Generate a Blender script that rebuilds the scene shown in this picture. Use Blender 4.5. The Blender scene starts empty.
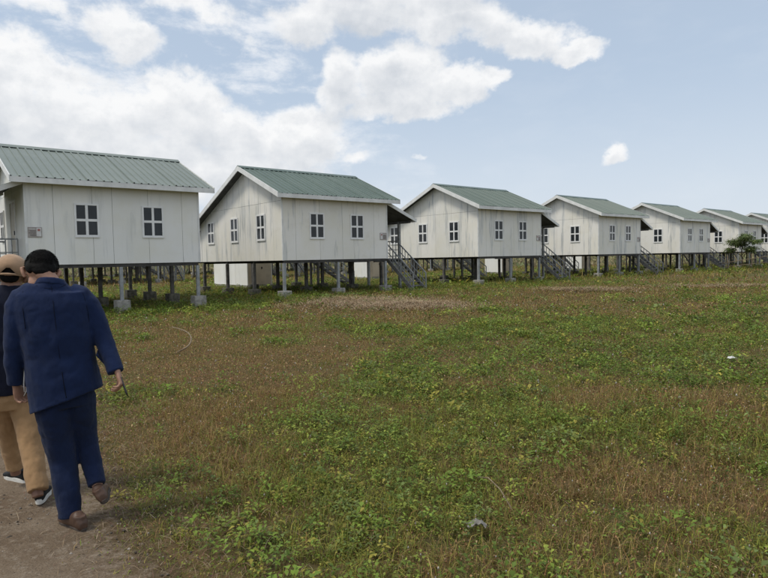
import bpy, bmesh, math, random
import numpy as np
from mathutils import Vector, Matrix

random.seed(7)
rng = np.random.default_rng(11)
scene = bpy.context.scene
C = scene.collection
R = math.radians

# ------------------------------------------------------------------ camera
CAM_H = 1.6
F_PX, PITCH, ROLL = 601.468, 0.0507, 0.01909
cp, sp, cr, sr = math.cos(PITCH), math.sin(PITCH), math.cos(ROLL), math.sin(ROLL)
Xv = Vector((1, 0, 0)); Uc = Vector((0, sp, cp)); Fv = Vector((0, cp, -sp))
Rv = Xv * cr - Uc * sr
Uv = Xv * sr + Uc * cr
cam_data = bpy.data.cameras.new('camera')
cam_data.sensor_width = 36
cam_data.lens = 36 * F_PX / 768
cam_data.clip_start = 0.05
cam_data.clip_end = 9000
cam = bpy.data.objects.new('camera', cam_data)
C.objects.link(cam)
m3 = Matrix((Rv, Uv, -Fv)).transposed()
cam.matrix_world = Matrix.Translation((0, 0, CAM_H)) @ m3.to_4x4()
scene.camera = cam

# ------------------------------------------------------------------ light
SUN_EL, SUN_AZ = R(58), R(-112)         # azimuth from +Y towards +X
sun_dir = Vector((math.sin(SUN_AZ) * math.cos(SUN_EL), math.cos(SUN_AZ) * math.cos(SUN_EL), math.sin(SUN_EL)))
sd = bpy.data.lights.new('sun', 'SUN')
sd.energy = 1.5
sd.angle = R(14)
sd.color = (1.0, 0.93, 0.81)
so = bpy.data.objects.new('sun', sd)
C.objects.link(so)
so.rotation_euler = (-sun_dir).to_track_quat('-Z', 'Y').to_euler()
so.location = (0, 0, 30)

scene.view_settings.view_transform = 'Standard'
scene.view_settings.look = 'None'
scene.view_settings.exposure = 0.45
scene.view_settings.gamma = 1.0
scene.view_settings.use_curve_mapping = False
scene.render.film_transparent = False
scene.cycles.max_bounces = 5
scene.cycles.diffuse_bounces = 3
scene.cycles.glossy_bounces = 2
scene.cycles.transmission_bounces = 2
scene.cycles.transparent_max_bounces = 4


class NT:
    """small helper round a node tree"""
    dims = '3D'

    def __init__(self, tree):
        self.t = tree
        tree.nodes.clear()

    def n(self, typ, **kw):
        nd = self.t.nodes.new(typ)
        for k, v in kw.items():
            if k.startswith('in_'):
                key = k[3:]
                key = int(key) if key.isdigit() else key.replace('_', ' ')
                self.put(nd.inputs[key], v)
            else:
                setattr(nd, k, v)
        return nd

    def put(self, sock, v):
        if hasattr(v, 'is_output'):
            self.t.links.new(v, sock)
        elif hasattr(v, 'outputs'):
            self.t.links.new(v.outputs[0], sock)
        else:
            sock.default_value = v

    def m(self, op, a, b=None, c=None, clamp=False):
        nd = self.t.nodes.new('ShaderNodeMath')
        nd.operation = op
        nd.use_clamp = clamp
        for i, v in enumerate((a, b, c)):
            if v is not None:
                self.put(nd.inputs[i], v)
        return nd.outputs[0]

    def vm(self, op, a, b=None):
        nd = self.t.nodes.new('ShaderNodeVectorMath')
        nd.operation = op
        self.put(nd.inputs[0], a)
        if b is not None:
            self.put(nd.inputs[1], b)
        return nd.outputs['Value'] if op in ('LENGTH', 'DOT_PRODUCT') else nd.outputs[0]

    def smooth(self, v, lo, hi, a=0.0, b=1.0):
        nd = self.t.nodes.new('ShaderNodeMapRange')
        nd.interpolation_type = 'SMOOTHSTEP'
        self.put(nd.inputs[0], v)
        for i, q in zip((1, 2, 3, 4), (lo, hi, a, b)):
            nd.inputs[i].default_value = q
        return nd.outputs[0]

    def mix(self, fac, a, b, mode='MIX'):
        nd = self.t.nodes.new('ShaderNodeMix')
        nd.data_type = 'RGBA'
        nd.blend_type = mode
        self.put(nd.inputs[0], fac)
        self.put(nd.inputs[6], a)
        self.put(nd.inputs[7], b)
        return nd.outputs[2]

    def noise(self, vec, scale, detail=4, rough=0.55, dist=0.0):
        nd = self.t.nodes.new('ShaderNodeTexNoise')
        nd.noise_dimensions = self.dims
        if vec is not None:
            self.put(nd.inputs['Vector'], vec)
        nd.inputs['Scale'].default_value = scale
        nd.inputs['Detail'].default_value = detail
        nd.inputs['Roughness'].default_value = rough
        nd.inputs['Distortion'].default_value = dist
        return nd.outputs[0]

    def link(self, a, b):
        self.t.links.new(a, b)


# ------------------------------------------------------------------ world: hazy tropical sky with cumulus
world = bpy.data.worlds.new('World')
scene.world = world
world.use_nodes = True
world.cycles.sampling_method = 'MANUAL'
world.cycles.sample_map_resolution = 512
w = NT(world.node_tree)
w.dims = '2D'
SKY = 0.1
sky = w.n('ShaderNodeTexSky', sky_type='NISHITA', sun_disc=False, sun_elevation=SUN_EL,
          sun_rotation=SUN_AZ, altitude=20, air_density=1.0, dust_density=1.6, ozone_density=1.5)
tc = w.n('ShaderNodeTexCoord')
sep = w.n('ShaderNodeSeparateXYZ', in_0=tc.outputs['Generated'])
az = w.m('ARCTAN2', sep.outputs[0], sep.outputs[1])
el = w.m('ARCSINE', sep.outputs[2])
ae = w.n('ShaderNodeCombineXYZ', in_0=az, in_1=w.m('MULTIPLY', el, 1.25), in_2=0.0).outputs[0]
n1 = w.noise(ae, 6.0, 7, 0.60)
n2 = w.noise(w.vm('ADD', ae, (3.1, 1.7, 0.6)), 6.0, 7, 0.60)
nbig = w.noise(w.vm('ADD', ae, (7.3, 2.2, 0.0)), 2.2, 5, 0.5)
waz = w.m('ADD', az, w.m('MULTIPLY', w.m('SUBTRACT', n1, 0.5), 0.085))
wel = w.m('ADD', el, w.m('MULTIPLY', w.m('SUBTRACT', n2, 0.5), 0.075))
R2D = 180 / math.pi


def sky_ang(x, y):
    a, b = x - 384, y - 289
    d = Fv * F_PX + Rv * a - Uv * b
    d.normalize()
    return math.atan2(d.x, d.y), math.asin(d.z)


# cloud banks: centre x, y and half sizes in degrees of the sky, tilt, weight
clouds = [(-5, 88, 6, 5.8, -28, 1.0), (55, 112, 6, 4.6, -25, 1.0), (118, 122, 6, 3.9, -4, 1.0), (183, 112, 4.6, 3.9, 0, 1.0),
          (242, 134, 5, 3.0, -10, 1.0), (298, 138, 5, 3.2, 5, 1.0), (150, 165, 17, 3.4, 0, 1.0), (10, 150, 11, 4.5, 0, 1.0),
          (345, 84, 2.8, 3.5, 0, 1.0), (398, 80, 4.6, 3.5, 0, 1.0), (455, 86, 4.2, 2.0, 2, 1.0), (492, 80, 2.5, 1.1, 6, 1.0), (395, 112, 6.2, 1.5, 3, .9),
          (308, 20, 4.2, 2.2, 0, 1.0), (372, 12, 5, 2.4, 0, .9), (450, 20, 6, 2.5, -3, 1.0), (522, 38, 5.4, 1.9, -8, 1.0), (575, 52, 2.4, 1.1, -10, 1.0), (420, -25, 15, 2.8, 0, 1.0),
          (122, 36, 3.9, 2.5, -32, .75), (190, 8, 6, 1.6, 0, .5), (58, 4, 4, 1.5, -20, .5), (240, 34, 4, 1.0, -22, .35),
          (619, 149, 2.0, .95, 16, .85), (410, 161, 1.4, .5, 0, .38), (358, 157, 2.4, .9, 0, .5)]
dens = under = None
for (cx, cy, ra, rb, tilt, wt) in clouds:
    a0, e0 = sky_ang(cx, cy)
    ct, st = math.cos(R(tilt)), math.sin(R(tilt))
    da = w.m('SUBTRACT', waz, a0)
    de = w.m('SUBTRACT', wel, e0)
    p = w.m('ADD', w.m('MULTIPLY', da, ct / R(ra)), w.m('MULTIPLY', de, st / R(ra)))
    q = w.m('ADD', w.m('MULTIPLY', da, -st / R(rb)), w.m('MULTIPLY', de, ct / R(rb)))
    pp = w.m('MULTIPLY', p, p)
    g = w.m('MAXIMUM', w.m('SUBTRACT', wt, w.m('ADD', pp, w.m('MULTIPLY', q, q))), -1.2)
    dens = g if dens is None else w.m('SMOOTH_MAX', dens, g, 0.2)
    if rb > 1.6 or cx == 619:      # belly of the cloud, turned away from the light
        q2 = w.m('ADD', q, 0.55)
        g = w.m('MAXIMUM', w.m('SUBTRACT', 1.0, w.m('ADD', pp, w.m('MULTIPLY', q2, q2))), -0.5)
        under = g if under is None else w.m('MAXIMUM', under, g)
# same scattered cumulus over the unseen sky, cover raised for a less blue ambient
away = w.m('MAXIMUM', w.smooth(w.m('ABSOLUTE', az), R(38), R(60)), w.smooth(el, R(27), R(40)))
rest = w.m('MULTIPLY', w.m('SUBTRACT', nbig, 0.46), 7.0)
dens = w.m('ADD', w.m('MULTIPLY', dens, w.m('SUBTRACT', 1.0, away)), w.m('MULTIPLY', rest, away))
fine = w.noise(w.vm('ADD', ae, (1.3, 5.2, 2.0)), 17.0, 8, 0.62)
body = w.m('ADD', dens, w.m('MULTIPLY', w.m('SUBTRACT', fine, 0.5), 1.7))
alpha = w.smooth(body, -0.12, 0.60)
# a little relief: bright crowns, greyer bellies
relief = w.m('SUBTRACT', fine, w.noise(w.vm('ADD', ae, (1.3 + 0.010, 5.2 - 0.022, 2.0)), 17.0, 5, 0.55))
belly = w.m('MAXIMUM', w.smooth(under, -0.15, 1.0), w.m('MULTIPLY', away, w.smooth(dens, 0.1, 1.2)))
shade = w.m('MULTIPLY', w.m('MULTIPLY', belly, w.smooth(nbig, 0.30, 0.62, 0.40, 0.92)), w.smooth(fine, 0.30, 0.68, 1.12, 0.50))
shade = w.m('ADD', shade, w.m('MULTIPLY', relief, 1.5), clamp=True)
cloud_col = w.mix(shade, (7.15, 7.15, 7.15, 1), (4.65, 4.9, 5.25, 1))
# thin haze veil evens out the clear sky towards the horizon
veil = w.mix(w.smooth(el, R(-2), R(50), 0.85, 0.55), sky.outputs[0], (4.05, 4.80, 5.75, 1))
low = w.mix(w.smooth(el, R(0), R(17), 0.50, 0.0), veil, (6.1, 6.4, 6.75, 1))
wisp = w.noise(w.vm('MULTIPLY', w.vm('ADD', ae, (0.4, 8.1, 0.0)), (3.2, 6.5, 1.0)), 2.2, 8, 0.64, 0.12)
thin = w.m('MULTIPLY', w.smooth(wisp, 0.44, 0.74), w.smooth(az, R(12), R(-14), 0.05, 0.75))
low = w.mix(thin, low, (7.2, 7.25, 7.35, 1))
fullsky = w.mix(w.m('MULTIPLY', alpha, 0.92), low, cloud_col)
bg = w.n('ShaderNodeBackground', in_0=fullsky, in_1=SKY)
wo = w.n('ShaderNodeOutputWorld')
w.link(bg.outputs[0], wo.inputs[0])

# ------------------------------------------------------------------ house row frame (u along the row, v away from us)
TH = 0.6971
Eu = Vector((math.cos(TH), math.sin(TH), 0)); Ev = Vector((-Eu.y, Eu.x, 0))
O2 = Vector((-3.859, 23.161, 0))
STEP, H1_OFF = 11.299, -8.585
L, W = 5.278, 7.587


def uv_world(u, v, z=0.0):
    p = O2 + Eu * u + Ev * v
    return Vector((p.x, p.y, z))


def px(x, y, Y):
    """world point seen at photo pixel x, y at the distance Y in front of the camera"""
    d = Fv * F_PX + Rv * (x - 384) - Uv * (y - 289)
    t = Y / d.y
    return Vector((0, 0, CAM_H)) + d * t


# ------------------------------------------------------------------ numpy value noise
_perm = rng.random((256, 256))


def vnoise(x, y):
    xi, yi = np.floor(x).astype(int), np.floor(y).astype(int)
    fx, fy = x - xi, y - yi
    fx = fx * fx * (3 - 2 * fx); fy = fy * fy * (3 - 2 * fy)
    g = lambda i, j: _perm[i & 255, j & 255]
    return (g(xi, yi) * (1 - fx) + g(xi + 1, yi) * fx) * (1 - fy) + (g(xi, yi + 1) * (1 - fx) + g(xi + 1, yi + 1) * fx) * fy


def fbm(x, y, o=4):
    s, a, t = 0, 1.0, 0
    for i in range(o):
        s = s + a * vnoise(x * 2 ** i + 17.3 * i, y * 2 ** i + 5.1 * i)
        t += a
        a *= .5
    return s / t


def sstep(x, a, b):
    t = np.clip((x - a) / (b - a), 0, 1)
    return t * t * (3 - 2 * t)


PATH = np.array([(0.3, 0.2), (-0.25, 1.4), (-0.78, 2.55), (-1.05, 3.05), (-1.38, 3.5), (-1.78, 4.1), (-2.5, 5.2), (-3.5, 6.8), (-5.2, 9.0), (-7.6, 11.6), (-10.5, 14.0)])   # right edge
PATH_W = 2.1


def path_dist(x, y):
    """signed distance to the right edge of the path (positive = off the path, in the meadow)"""
    best = np.full(np.shape(x), 1e9); sgn = np.ones(np.shape(x))
    for (ax, ay), (bx, by) in zip(PATH[:-1], PATH[1:]):
        dx, dy = bx - ax, by - ay
        t = np.clip(((x - ax) * dx + (y - ay) * dy) / (dx * dx + dy * dy), 0, 1)
        qx, qy = x - (ax + t * dx), y - (ay + t * dy)
        d = np.hypot(qx, qy)
        s = np.sign(dx * qy - dy * qx)       # + left of the edge
        upd = d < best
        best = np.where(upd, d, best); sgn = np.where(upd, -s, sgn)
    return best * sgn


def height(x, y):
    x = np.asarray(x, float); y = np.asarray(y, float)
    rx, ry = x - O2.x, y - O2.y
    u = rx * Eu.x + ry * Eu.y
    v = rx * Ev.x + ry * Ev.y
    rise = 0.16 * sstep(u, -3.2, 1.0) * sstep(v, -9, -2)
    r = np.hypot(x, y)
    off = sstep(path_dist(x, y), 0.2, 2.2) * sstep(r, 1.0, 4.0)
    off = np.where(path_dist(x, y) < -PATH_W, sstep(-path_dist(x, y) - PATH_W, .2, 2.2), off)
    bumps = 0.16 * (fbm(x * .33 + 9, y * .33 + 4, 3) - .5) + 0.07 * (fbm(x * 1.1, y * 1.1, 2) - .5)
    bumps = bumps * off * (1 - .8 * sstep(v, -4, -1))
    return rise + bumps


def hgt(x, y):
    return float(height(np.array([x]), np.array([y]))[0])


# ------------------------------------------------------------------ object helpers
def tag(o, label=None, cat=None, group=None, kind=None):
    if label: o['label'] = label
    if cat: o['category'] = cat
    if group: o['group'] = group
    if kind: o['kind'] = kind
    return o


def link(name, me, parent=None, loc=None):
    o = bpy.data.objects.new(name, me)
    C.objects.link(o)
    if parent is not None: o.parent = parent
    if loc is not None: o.location = loc
    return o


def empty(name, loc=(0, 0, 0), rz=0):
    o = bpy.data.objects.new(name, None)
    o.empty_display_size = .3
    C.objects.link(o)
    o.location = loc
    o.rotation_euler = (0, 0, rz)
    return o


class MB:
    def __init__(self):
        self.v = []; self.f = []

    def add(self, vs, fs):
        b = len(self.v)
        self.v += [tuple(p) for p in vs]
        self.f += [tuple(i + b for i in q) for q in fs]
        return self

    def box(self, x0, x1, y0, y1, z0, z1):
        vs = [(x, y, z) for z in (z0, z1) for y in (y0, y1) for x in (x0, x1)]
        return self.add(vs, [(0, 2, 3, 1), (4, 5, 7, 6), (0, 1, 5, 4), (2, 6, 7, 3), (0, 4, 6, 2), (1, 3, 7, 5)])

    def bar(self, a, b, wd, ht, up=(0, 0, 1)):
        """square bar from a to b"""
        a, b = Vector(a), Vector(b)
        t = (b - a).normalized()
        s = t.cross(Vector(up))
        if s.length < 1e-4: s = t.cross(Vector((1, 0, 0)))
        s.normalize()
        q = s.cross(t)
        s, q = s * wd / 2, q * ht / 2
        vs = [p + i * s + j * q for p in (a, b) for i, j in ((-1, -1), (1, -1), (1, 1), (-1, 1))]
        return self.add(vs, [(0, 1, 2, 3), (7, 6, 5, 4), (0, 4, 5, 1), (1, 5, 6, 2), (2, 6, 7, 3), (3, 7, 4, 0)])

    def tube(self, pts, rad, n=8):
        pts = [Vector(p) for p in pts]
        rad = rad if isinstance(rad, (list, tuple)) else [rad] * len(pts)
        b = []
        for i, p in enumerate(pts):
            t = (pts[min(i + 1, len(pts) - 1)] - pts[max(i - 1, 0)]).normalized()
            s = t.cross(Vector((.31, .2, .93))) if i == 0 else s - t * s.dot(t)
            s.normalize()
            q = s.cross(t)
            b += [p + (s * math.cos(k * 2 * math.pi / n) + q * math.sin(k * 2 * math.pi / n)) * rad[i] for k in range(n)]
        fs = [(i * n + k, i * n + (k + 1) % n, (i + 1) * n + (k + 1) % n, (i + 1) * n + k) for i in range(len(pts) - 1) for k in range(n)]
        fs += [tuple(range(n - 1, -1, -1)), tuple((len(pts) - 1) * n + k for k in range(n))]
        return self.add(b, fs)

    def loft(self, rings, side, n=18, power=2.0):
        """rings: (centre, half width along side, half depth[, axis]) -> closed skin"""
        cs = [Vector(r[0]) for r in rings]
        b = []
        for i, r in enumerate(rings):
            t = Vector(r[3]) if len(r) > 3 and r[3] is not None else cs[min(i + 1, len(cs) - 1)] - cs[max(i - 1, 0)]
            t.normalize()
            s = Vector(side)
            s = (s - t * s.dot(t)).normalized()
            q = t.cross(s)
            for k in range(n):
                a = k * 2 * math.pi / n
                c, d = math.cos(a), math.sin(a)
                c = math.copysign(abs(c) ** (2 / power), c); d = math.copysign(abs(d) ** (2 / power), d)
                b.append(cs[i] + s * r[1] * c + q * r[2] * d)
        m = len(rings)
        fs = [(i * n + k, i * n + (k + 1) % n, (i + 1) * n + (k + 1) % n, (i + 1) * n + k) for i in range(m - 1) for k in range(n)]
        fs += [tuple(range(n - 1, -1, -1)), tuple((m - 1) * n + k for k in range(n))]
        return self.add(b, fs)

    def ball(self, c, r, axes=None, n=16, m=10):
        c = Vector(c)
        ax = axes or (Vector((1, 0, 0)), Vector((0, 1, 0)), Vector((0, 0, 1)))
        r = r if isinstance(r, (list, tuple)) else (r, r, r)
        vs = []
        for j in range(m + 1):
            ph = -math.pi / 2 + math.pi * (j + .0) / m
            ph = max(-math.pi / 2 + .06, min(math.pi / 2 - .06, ph))
            for k in range(n):
                a = 2 * math.pi * k / n
                vs.append(c + ax[0] * (r[0] * math.cos(ph) * math.cos(a)) + ax[1] * (r[1] * math.cos(ph) * math.sin(a)) + ax[2] * (r[2] * math.sin(ph)))
        fs = [(j * n + k, j * n + (k + 1) % n, (j + 1) * n + (k + 1) % n, (j + 1) * n + k) for j in range(m) for k in range(n)]
        fs += [tuple(range(n - 1, -1, -1)), tuple(m * n + k for k in range(n))]
        return self.add(vs, fs)

    def mesh(self, name, mat, smooth=False):
        me = bpy.data.meshes.new(name)
        me.from_pydata(self.v, [], self.f)
        me.materials.append(mat)
        if smooth:
            me.polygons.foreach_set('use_smooth', [True] * len(me.polygons))
        me.update()
        return me

    def build(self, name, mat, parent=None, loc=None, smooth=False, bevel=0):
        me = self.mesh(name, mat, smooth)
        bm = bmesh.new(); bm.from_mesh(me)
        bmesh.ops.recalc_face_normals(bm, faces=bm.faces)
        if bevel:
            bmesh.ops.bevel(bm, geom=list(bm.edges), offset=bevel, segments=1, affect='EDGES', profile=.5)
        bm.to_mesh(me); bm.free()
        return link(name, me, parent, loc)


# ------------------------------------------------------------------ materials
def new_mat(name):
    m = bpy.data.materials.new(name)
    m.use_nodes = True
    t = NT(m.node_tree)
    out = t.n('ShaderNodeOutputMaterial')
    return m, t, out


def principled(t, out, col, rough=.6, spec=.4, metal=0.0, normal=None, **kw):
    b = t.n('ShaderNodeBsdfPrincipled')
    t.put(b.inputs['Base Color'], col)
    t.put(b.inputs['Roughness'], rough)
    b.inputs['Specular IOR Level'].default_value = spec
    t.put(b.inputs['Metallic'], metal)
    if normal is not None: t.put(b.inputs['Normal'], normal)
    for k, v in kw.items(): t.put(b.inputs[k.replace('_', ' ')], v)
    t.link(b.outputs[0], out.inputs[0])
    return b


def bump(t, h, strength=.3, dist=.01):
    return t.n('ShaderNodeBump', in_Strength=strength, in_Distance=dist, in_Height=h).outputs[0]


def obj_coord(t, offset=True):
    c = t.n('ShaderNodeTexCoord').outputs['Object']
    if offset:
        i = t.n('ShaderNodeObjectInfo')
        c = t.vm('ADD', c, t.vm('MULTIPLY', i.outputs['Location'], (.37, .37, .1)))
    return c


def mat_plain(name, col, rough=.6, var=.25, scale=6, spec=.4, metal=0.0, bstr=.25, bscale=60, world_offset=True):
    m, t, out = new_mat(name)
    c = obj_coord(t, world_offset)
    n = t.noise(c, scale, 5, .6)
    d = tuple(x * (1 - var) for x in col) + (1,)
    l = tuple(min(1, x * (1 + var)) for x in col) + (1,)
    k = t.mix(t.smooth(n, .3, .7), d, l)
    principled(t, out, k, rough, spec, metal, bump(t, t.noise(c, bscale, 3, .6), bstr, .004))
    return m


def mat_wall(name, stain, base=(.83, .82, .785)):
    """white painted fibre board: run-down streaks, grime along the foot, green-grey blotches"""
    m, t, out = new_mat(name)
    c = obj_coord(t)
    s1 = t.noise(t.vm('MULTIPLY', c, (2.3, 2.3, .30)), 1.3, 4, .55)
    s2 = t.noise(t.vm('MULTIPLY', c, (7, 7, .55)), 1.5, 5, .6)
    s3 = t.noise(t.vm('MULTIPLY', c, (1.2, 1.2, 1.6)), 1.4, 5, .6)
    blot = t.noise(c, .9, 5, .6)
    k = t.mix(t.smooth(blot, .35, .7), base + (1,), tuple(x * f for x, f in zip(base, (.96, .95, .90))) + (1,))
    f1 = t.m('MULTIPLY', t.smooth(s1, .53, .64), stain)
    f2 = t.m('MULTIPLY', t.m('MULTIPLY', t.smooth(s2, .50, .62), t.smooth(s1, .50, .60)), stain)
    f3 = t.m('MULTIPLY', t.smooth(s3, .55, .75), stain)
    k = t.mix(t.m('MULTIPLY', f3, .30), k, (.62, .59, .50, 1))
    k = t.mix(t.m('MULTIPLY', f1, .50), k, (.54, .565, .575, 1))
    k = t.mix(t.m('MULTIPLY', f2, .62), k, (.36, .385, .40, 1))
    info = t.n('ShaderNodeObjectInfo')
    k = t.mix(1.0, k, t.n('ShaderNodeCombineColor', in_0=t.smooth(info.outputs['Random'], 0, 1, .93, 1.0), in_1=t.smooth(info.outputs['Random'], 0, 1, .935, 1.0), in_2=t.smooth(info.outputs['Random'], 0, 1, .93, 1.0)).outputs[0], 'MULTIPLY')
    principled(t, out, k, .62, .3, 0.0, bump(t, t.noise(c, 35, 4, .6), .12, .004))
    return m


def mat_roof(name, a, b):
    m, t, out = new_mat(name)
    c = obj_coord(t)
    n = t.noise(t.vm('MULTIPLY', c, (1, 1, 1)), 1.1, 6, .6)
    st = t.noise(t.vm('MULTIPLY', c, (7, .5, .5)), 1.5, 5, .6)
    k = t.mix(t.smooth(n, .3, .7), a, b)
    k = t.mix(t.m('MULTIPLY', t.smooth(st, .5, .75), .14), k, (.20, .235, .21, 1))
    info = t.n('ShaderNodeObjectInfo')
    k = t.mix(t.m('MULTIPLY', info.outputs['Random'], .14), k, (.19, .235, .21, 1))
    principled(t, out, k, .42, .5, 0.0)
    return m


def mat_glass():
    m, t, out = new_mat('dark_window_glass')
    c = obj_coord(t)
    k = t.mix(t.noise(c, 3, 3), (.012, .015, .018, 1), (.035, .042, .048, 1))
    principled(t, out, k, .12, .35, 0.0, bump(t, t.noise(c, 4, 2), .06, .01))
    return m


def mat_cloth(name, col, var=.2, rough=.85, sheen=.25, weave=420):
    m, t, out = new_mat(name)
    c = t.n('ShaderNodeTexCoord').outputs['Object']
    n = t.noise(c, 9, 5, .6)
    k = t.mix(t.smooth(n, .3, .7), tuple(x * (1 - var) for x in col) + (1,), tuple(x * (1 + var) for x in col) + (1,))
    h = t.m('ADD', t.m('MULTIPLY', t.noise(c, weave, 2), .25), t.noise(t.vm('MULTIPLY', c, (14, 14, 7)), 1.0, 3, .5))
    b = principled(t, out, k, rough, .2, 0.0, bump(t, h, .55, .02))
    b.inputs['Sheen Weight'].default_value = sheen
    return m


def mat_attr(name, rough=.6, trans=.30):
    """plant tissue: colour comes from each leaf's own colour attribute, some light passes through"""
    m, t, out = new_mat(name)
    a = t.n('ShaderNodeAttribute', attribute_name='tint')
    b = t.n('ShaderNodeBsdfPrincipled')
    t.put(b.inputs['Base Color'], a.outputs['Color'])
    b.inputs['Roughness'].default_value = rough
    b.inputs['Specular IOR Level'].default_value = .25
    tr = t.n('ShaderNodeBsdfTranslucent')
    t.put(tr.inputs[0], a.outputs['Color'])
    mx = t.n('ShaderNodeMixShader')
    mx.inputs[0].default_value = trans
    t.link(b.outputs[0], mx.inputs[1]); t.link(tr.outputs[0], mx.inputs[2])
    t.link(mx.outputs[0], out.inputs[0])
    return m


def mat_ground():
    m, t, out = new_mat('meadow_soil')
    g = t.n('ShaderNodeNewGeometry').outputs['Position']
    big = t.m('ADD', t.m('MULTIPLY', t.noise(g, .22, 5, .6), .5), t.m('MULTIPLY', t.noise(g, .025, 4, .6), .5))
    mid = t.noise(g, 1.7, 6, .65)
    fn = t.noise(g, 14, 6, .7)
    k = t.mix(t.smooth(big, .42, .58), (.150, .100, .050, 1), (.105, .105, .036, 1))
    k = t.mix(t.smooth(mid, .42, .68), k, (.075, .082, .026, 1))
    k = t.mix(t.m('MULTIPLY', t.smooth(fn, .45, .7), .6), k, (.135, .105, .062, 1))
    principled(t, out, k, .95, .1, 0.0, bump(t, t.m('ADD', fn, mid), .8, .05))
    return m


def mat_path():
    m, t, out = new_mat('trodden_dirt')
    g = t.n('ShaderNodeNewGeometry').outputs['Position']
    a = t.noise(g, 2.2, 6, .65)
    b = t.noise(g, 22, 6, .7)
    c = t.noise(g, 90, 4, .7)
    k = t.mix(t.smooth(a, .3, .7), (.150, .108, .072, 1), (.225, .175, .125, 1))
    k = t.mix(t.smooth(b, .48, .70), k, (.28, .23, .175, 1))
    k = t.mix(t.m('MULTIPLY', t.smooth(c, .5, .66), .5), k, (.055, .042, .030, 1))
    e = t.n('ShaderNodeAttribute', attribute_name='tint').outputs['Fac']
    e = t.smooth(t.m('ADD', e, t.m('MULTIPLY', t.m('SUBTRACT', b, .5), .9)), .02, .34)
    k = t.mix(e, (.105, .075, .040, 1), k)
    principled(t, out, k, .95, .12, 0.0, bump(t, t.m('ADD', t.m('MULTIPLY', b, 1.2), c), .9, .012))
    return m


M = dict(
    wall_clean=mat_wall('white_wall_paint', .28, (.82, .825, .81)),
    wall=mat_wall('streaked_wall_paint', .9),
    core=mat_plain('grey_backing', (.16, .16, .15), .8),
    trim=mat_plain('white_trim_paint', (.70, .71, .70), .5, .10, 3),
    frame=mat_plain('window_frame_paint', (.79, .80, .80), .45, .06, 3),
    roof=mat_roof('green_roof_metal', (.080, .122, .104, 1), (.102, .147, .125, 1)), roof_faded=mat_roof('faded_green_roof_metal', (.165, .200, .182, 1), (.190, .225, .205, 1)), glass=mat_glass(),
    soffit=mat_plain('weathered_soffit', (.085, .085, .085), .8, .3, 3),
    steel=mat_plain('grey_steel_post', (.30, .315, .325), .5, .2, 5, .4, .3),
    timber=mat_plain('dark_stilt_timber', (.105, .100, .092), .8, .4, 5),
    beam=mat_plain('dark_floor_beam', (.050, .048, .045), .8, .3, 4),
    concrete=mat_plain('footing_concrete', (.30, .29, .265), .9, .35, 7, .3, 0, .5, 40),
    concrete_shaded=mat_plain('shaded_footing_concrete', (.13, .125, .10), .9, .45, 7, .3, 0, .5, 40),  # same footing concrete, darkened in its colour for the shade under the floor
    rail=mat_plain('galvanised_rail', (.26, .27, .27), .5, .25, 8, .4, .35),
    tread=mat_plain('worn_stair_tread', (.17, .17, .165), .7, .3, 8),
    door=mat_plain('cream_door_paint', (.52, .47, .37), .55, .12, 2),
    beige=mat_plain('beige_shed_board', (.50, .43, .33), .7, .12, 2),
    plate=mat_plain('sign_plate', (.34, .31, .29), .5, .12, 8),
    print_pale=mat_plain('sign_pale_print', (.62, .62, .62), .5, .1, 8),
    print_red=mat_plain('sign_red_print', (.38, .17, .15), .5, .1, 8),
    print_dark=mat_plain('sign_dark_print', (.12, .11, .11), .5, .1, 8),
    plant=mat_attr('plant_tissue'), straw=mat_attr('dry_straw', .8, .1),
    bark=mat_plain('bark', (.13, .10, .075), .9, .35, 9, .2, 0, .6, 40),
    bark_pale=mat_plain('dead_wood', (.22, .175, .12), .9, .3, 12, .2, 0, .5, 60),
    ground=mat_ground(), path=mat_path(),
    suit=mat_cloth('navy_suit_cloth', (.0080, .0185, .062), .15, .85, .06),
    trouser=mat_cloth('navy_trouser_cloth', (.0070, .0150, .048), .15, .85, .06),
    seam=mat_cloth('dark_seam_thread', (.004, .007, .018), .1, .9, 0.0),
    dark_jacket=mat_cloth('midnight_jacket_cloth', (.007, .0095, .024), .15, .85, .06),
    khaki=mat_cloth('khaki_cotton', (.36, .225, .115), .10, .85, .1),
    cap=mat_cloth('tan_cap_cotton', (.40, .26, .16), .12),
    skin=mat_plain('skin', (.34, .19, .13), .5, .12, 12, .4, 0, .15, 120, False),
    skin_dark=mat_plain('brown_skin', (.23, .125, .085), .5, .12, 12, .4, 0, .15, 120, False),
    hair=mat_plain('black_hair', (.006, .0055, .0055), .75, .4, 60, .15, 0, .9, 160, False),
    leather=mat_plain('brown_shoe_leather', (.085, .048, .032), .5, .25, 12, .4, 0, .2, 60, False),
    sole=mat_plain('dark_shoe_sole', (.06, .048, .04), .8, .3, 20, .3, 0, .3, 60, False),
    knit=mat_plain('black_shoe_knit', (.014, .016, .018), .8, .3, 20, .3, 0, .5, 200, False),
    white_sole=mat_plain('white_shoe_sole', (.62, .62, .59), .6, .12, 12, .3, 0, .2, 60, False),
    black=mat_plain('black_plastic', (.02, .017, .017), .4, .2, 10, .5, 0, .1, 60, False),
    white=mat_plain('white_cord', (.68, .68, .68), .6, .08, 10, .4, 0, .1, 60, False),
    paper=mat_plain('crumpled_paper', (.62, .63, .62), .8, .15, 30, .3, 0, .8, 60, False),
    grey_paper=mat_plain('dirty_paper', (.22, .21, .19), .8, .25, 30, .3, 0, .8, 60, False),
    eye=mat_plain('eye_white', (.6, .58, .55), .3, .05, 10, .5, 0, .0, 60, False),
)

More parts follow.
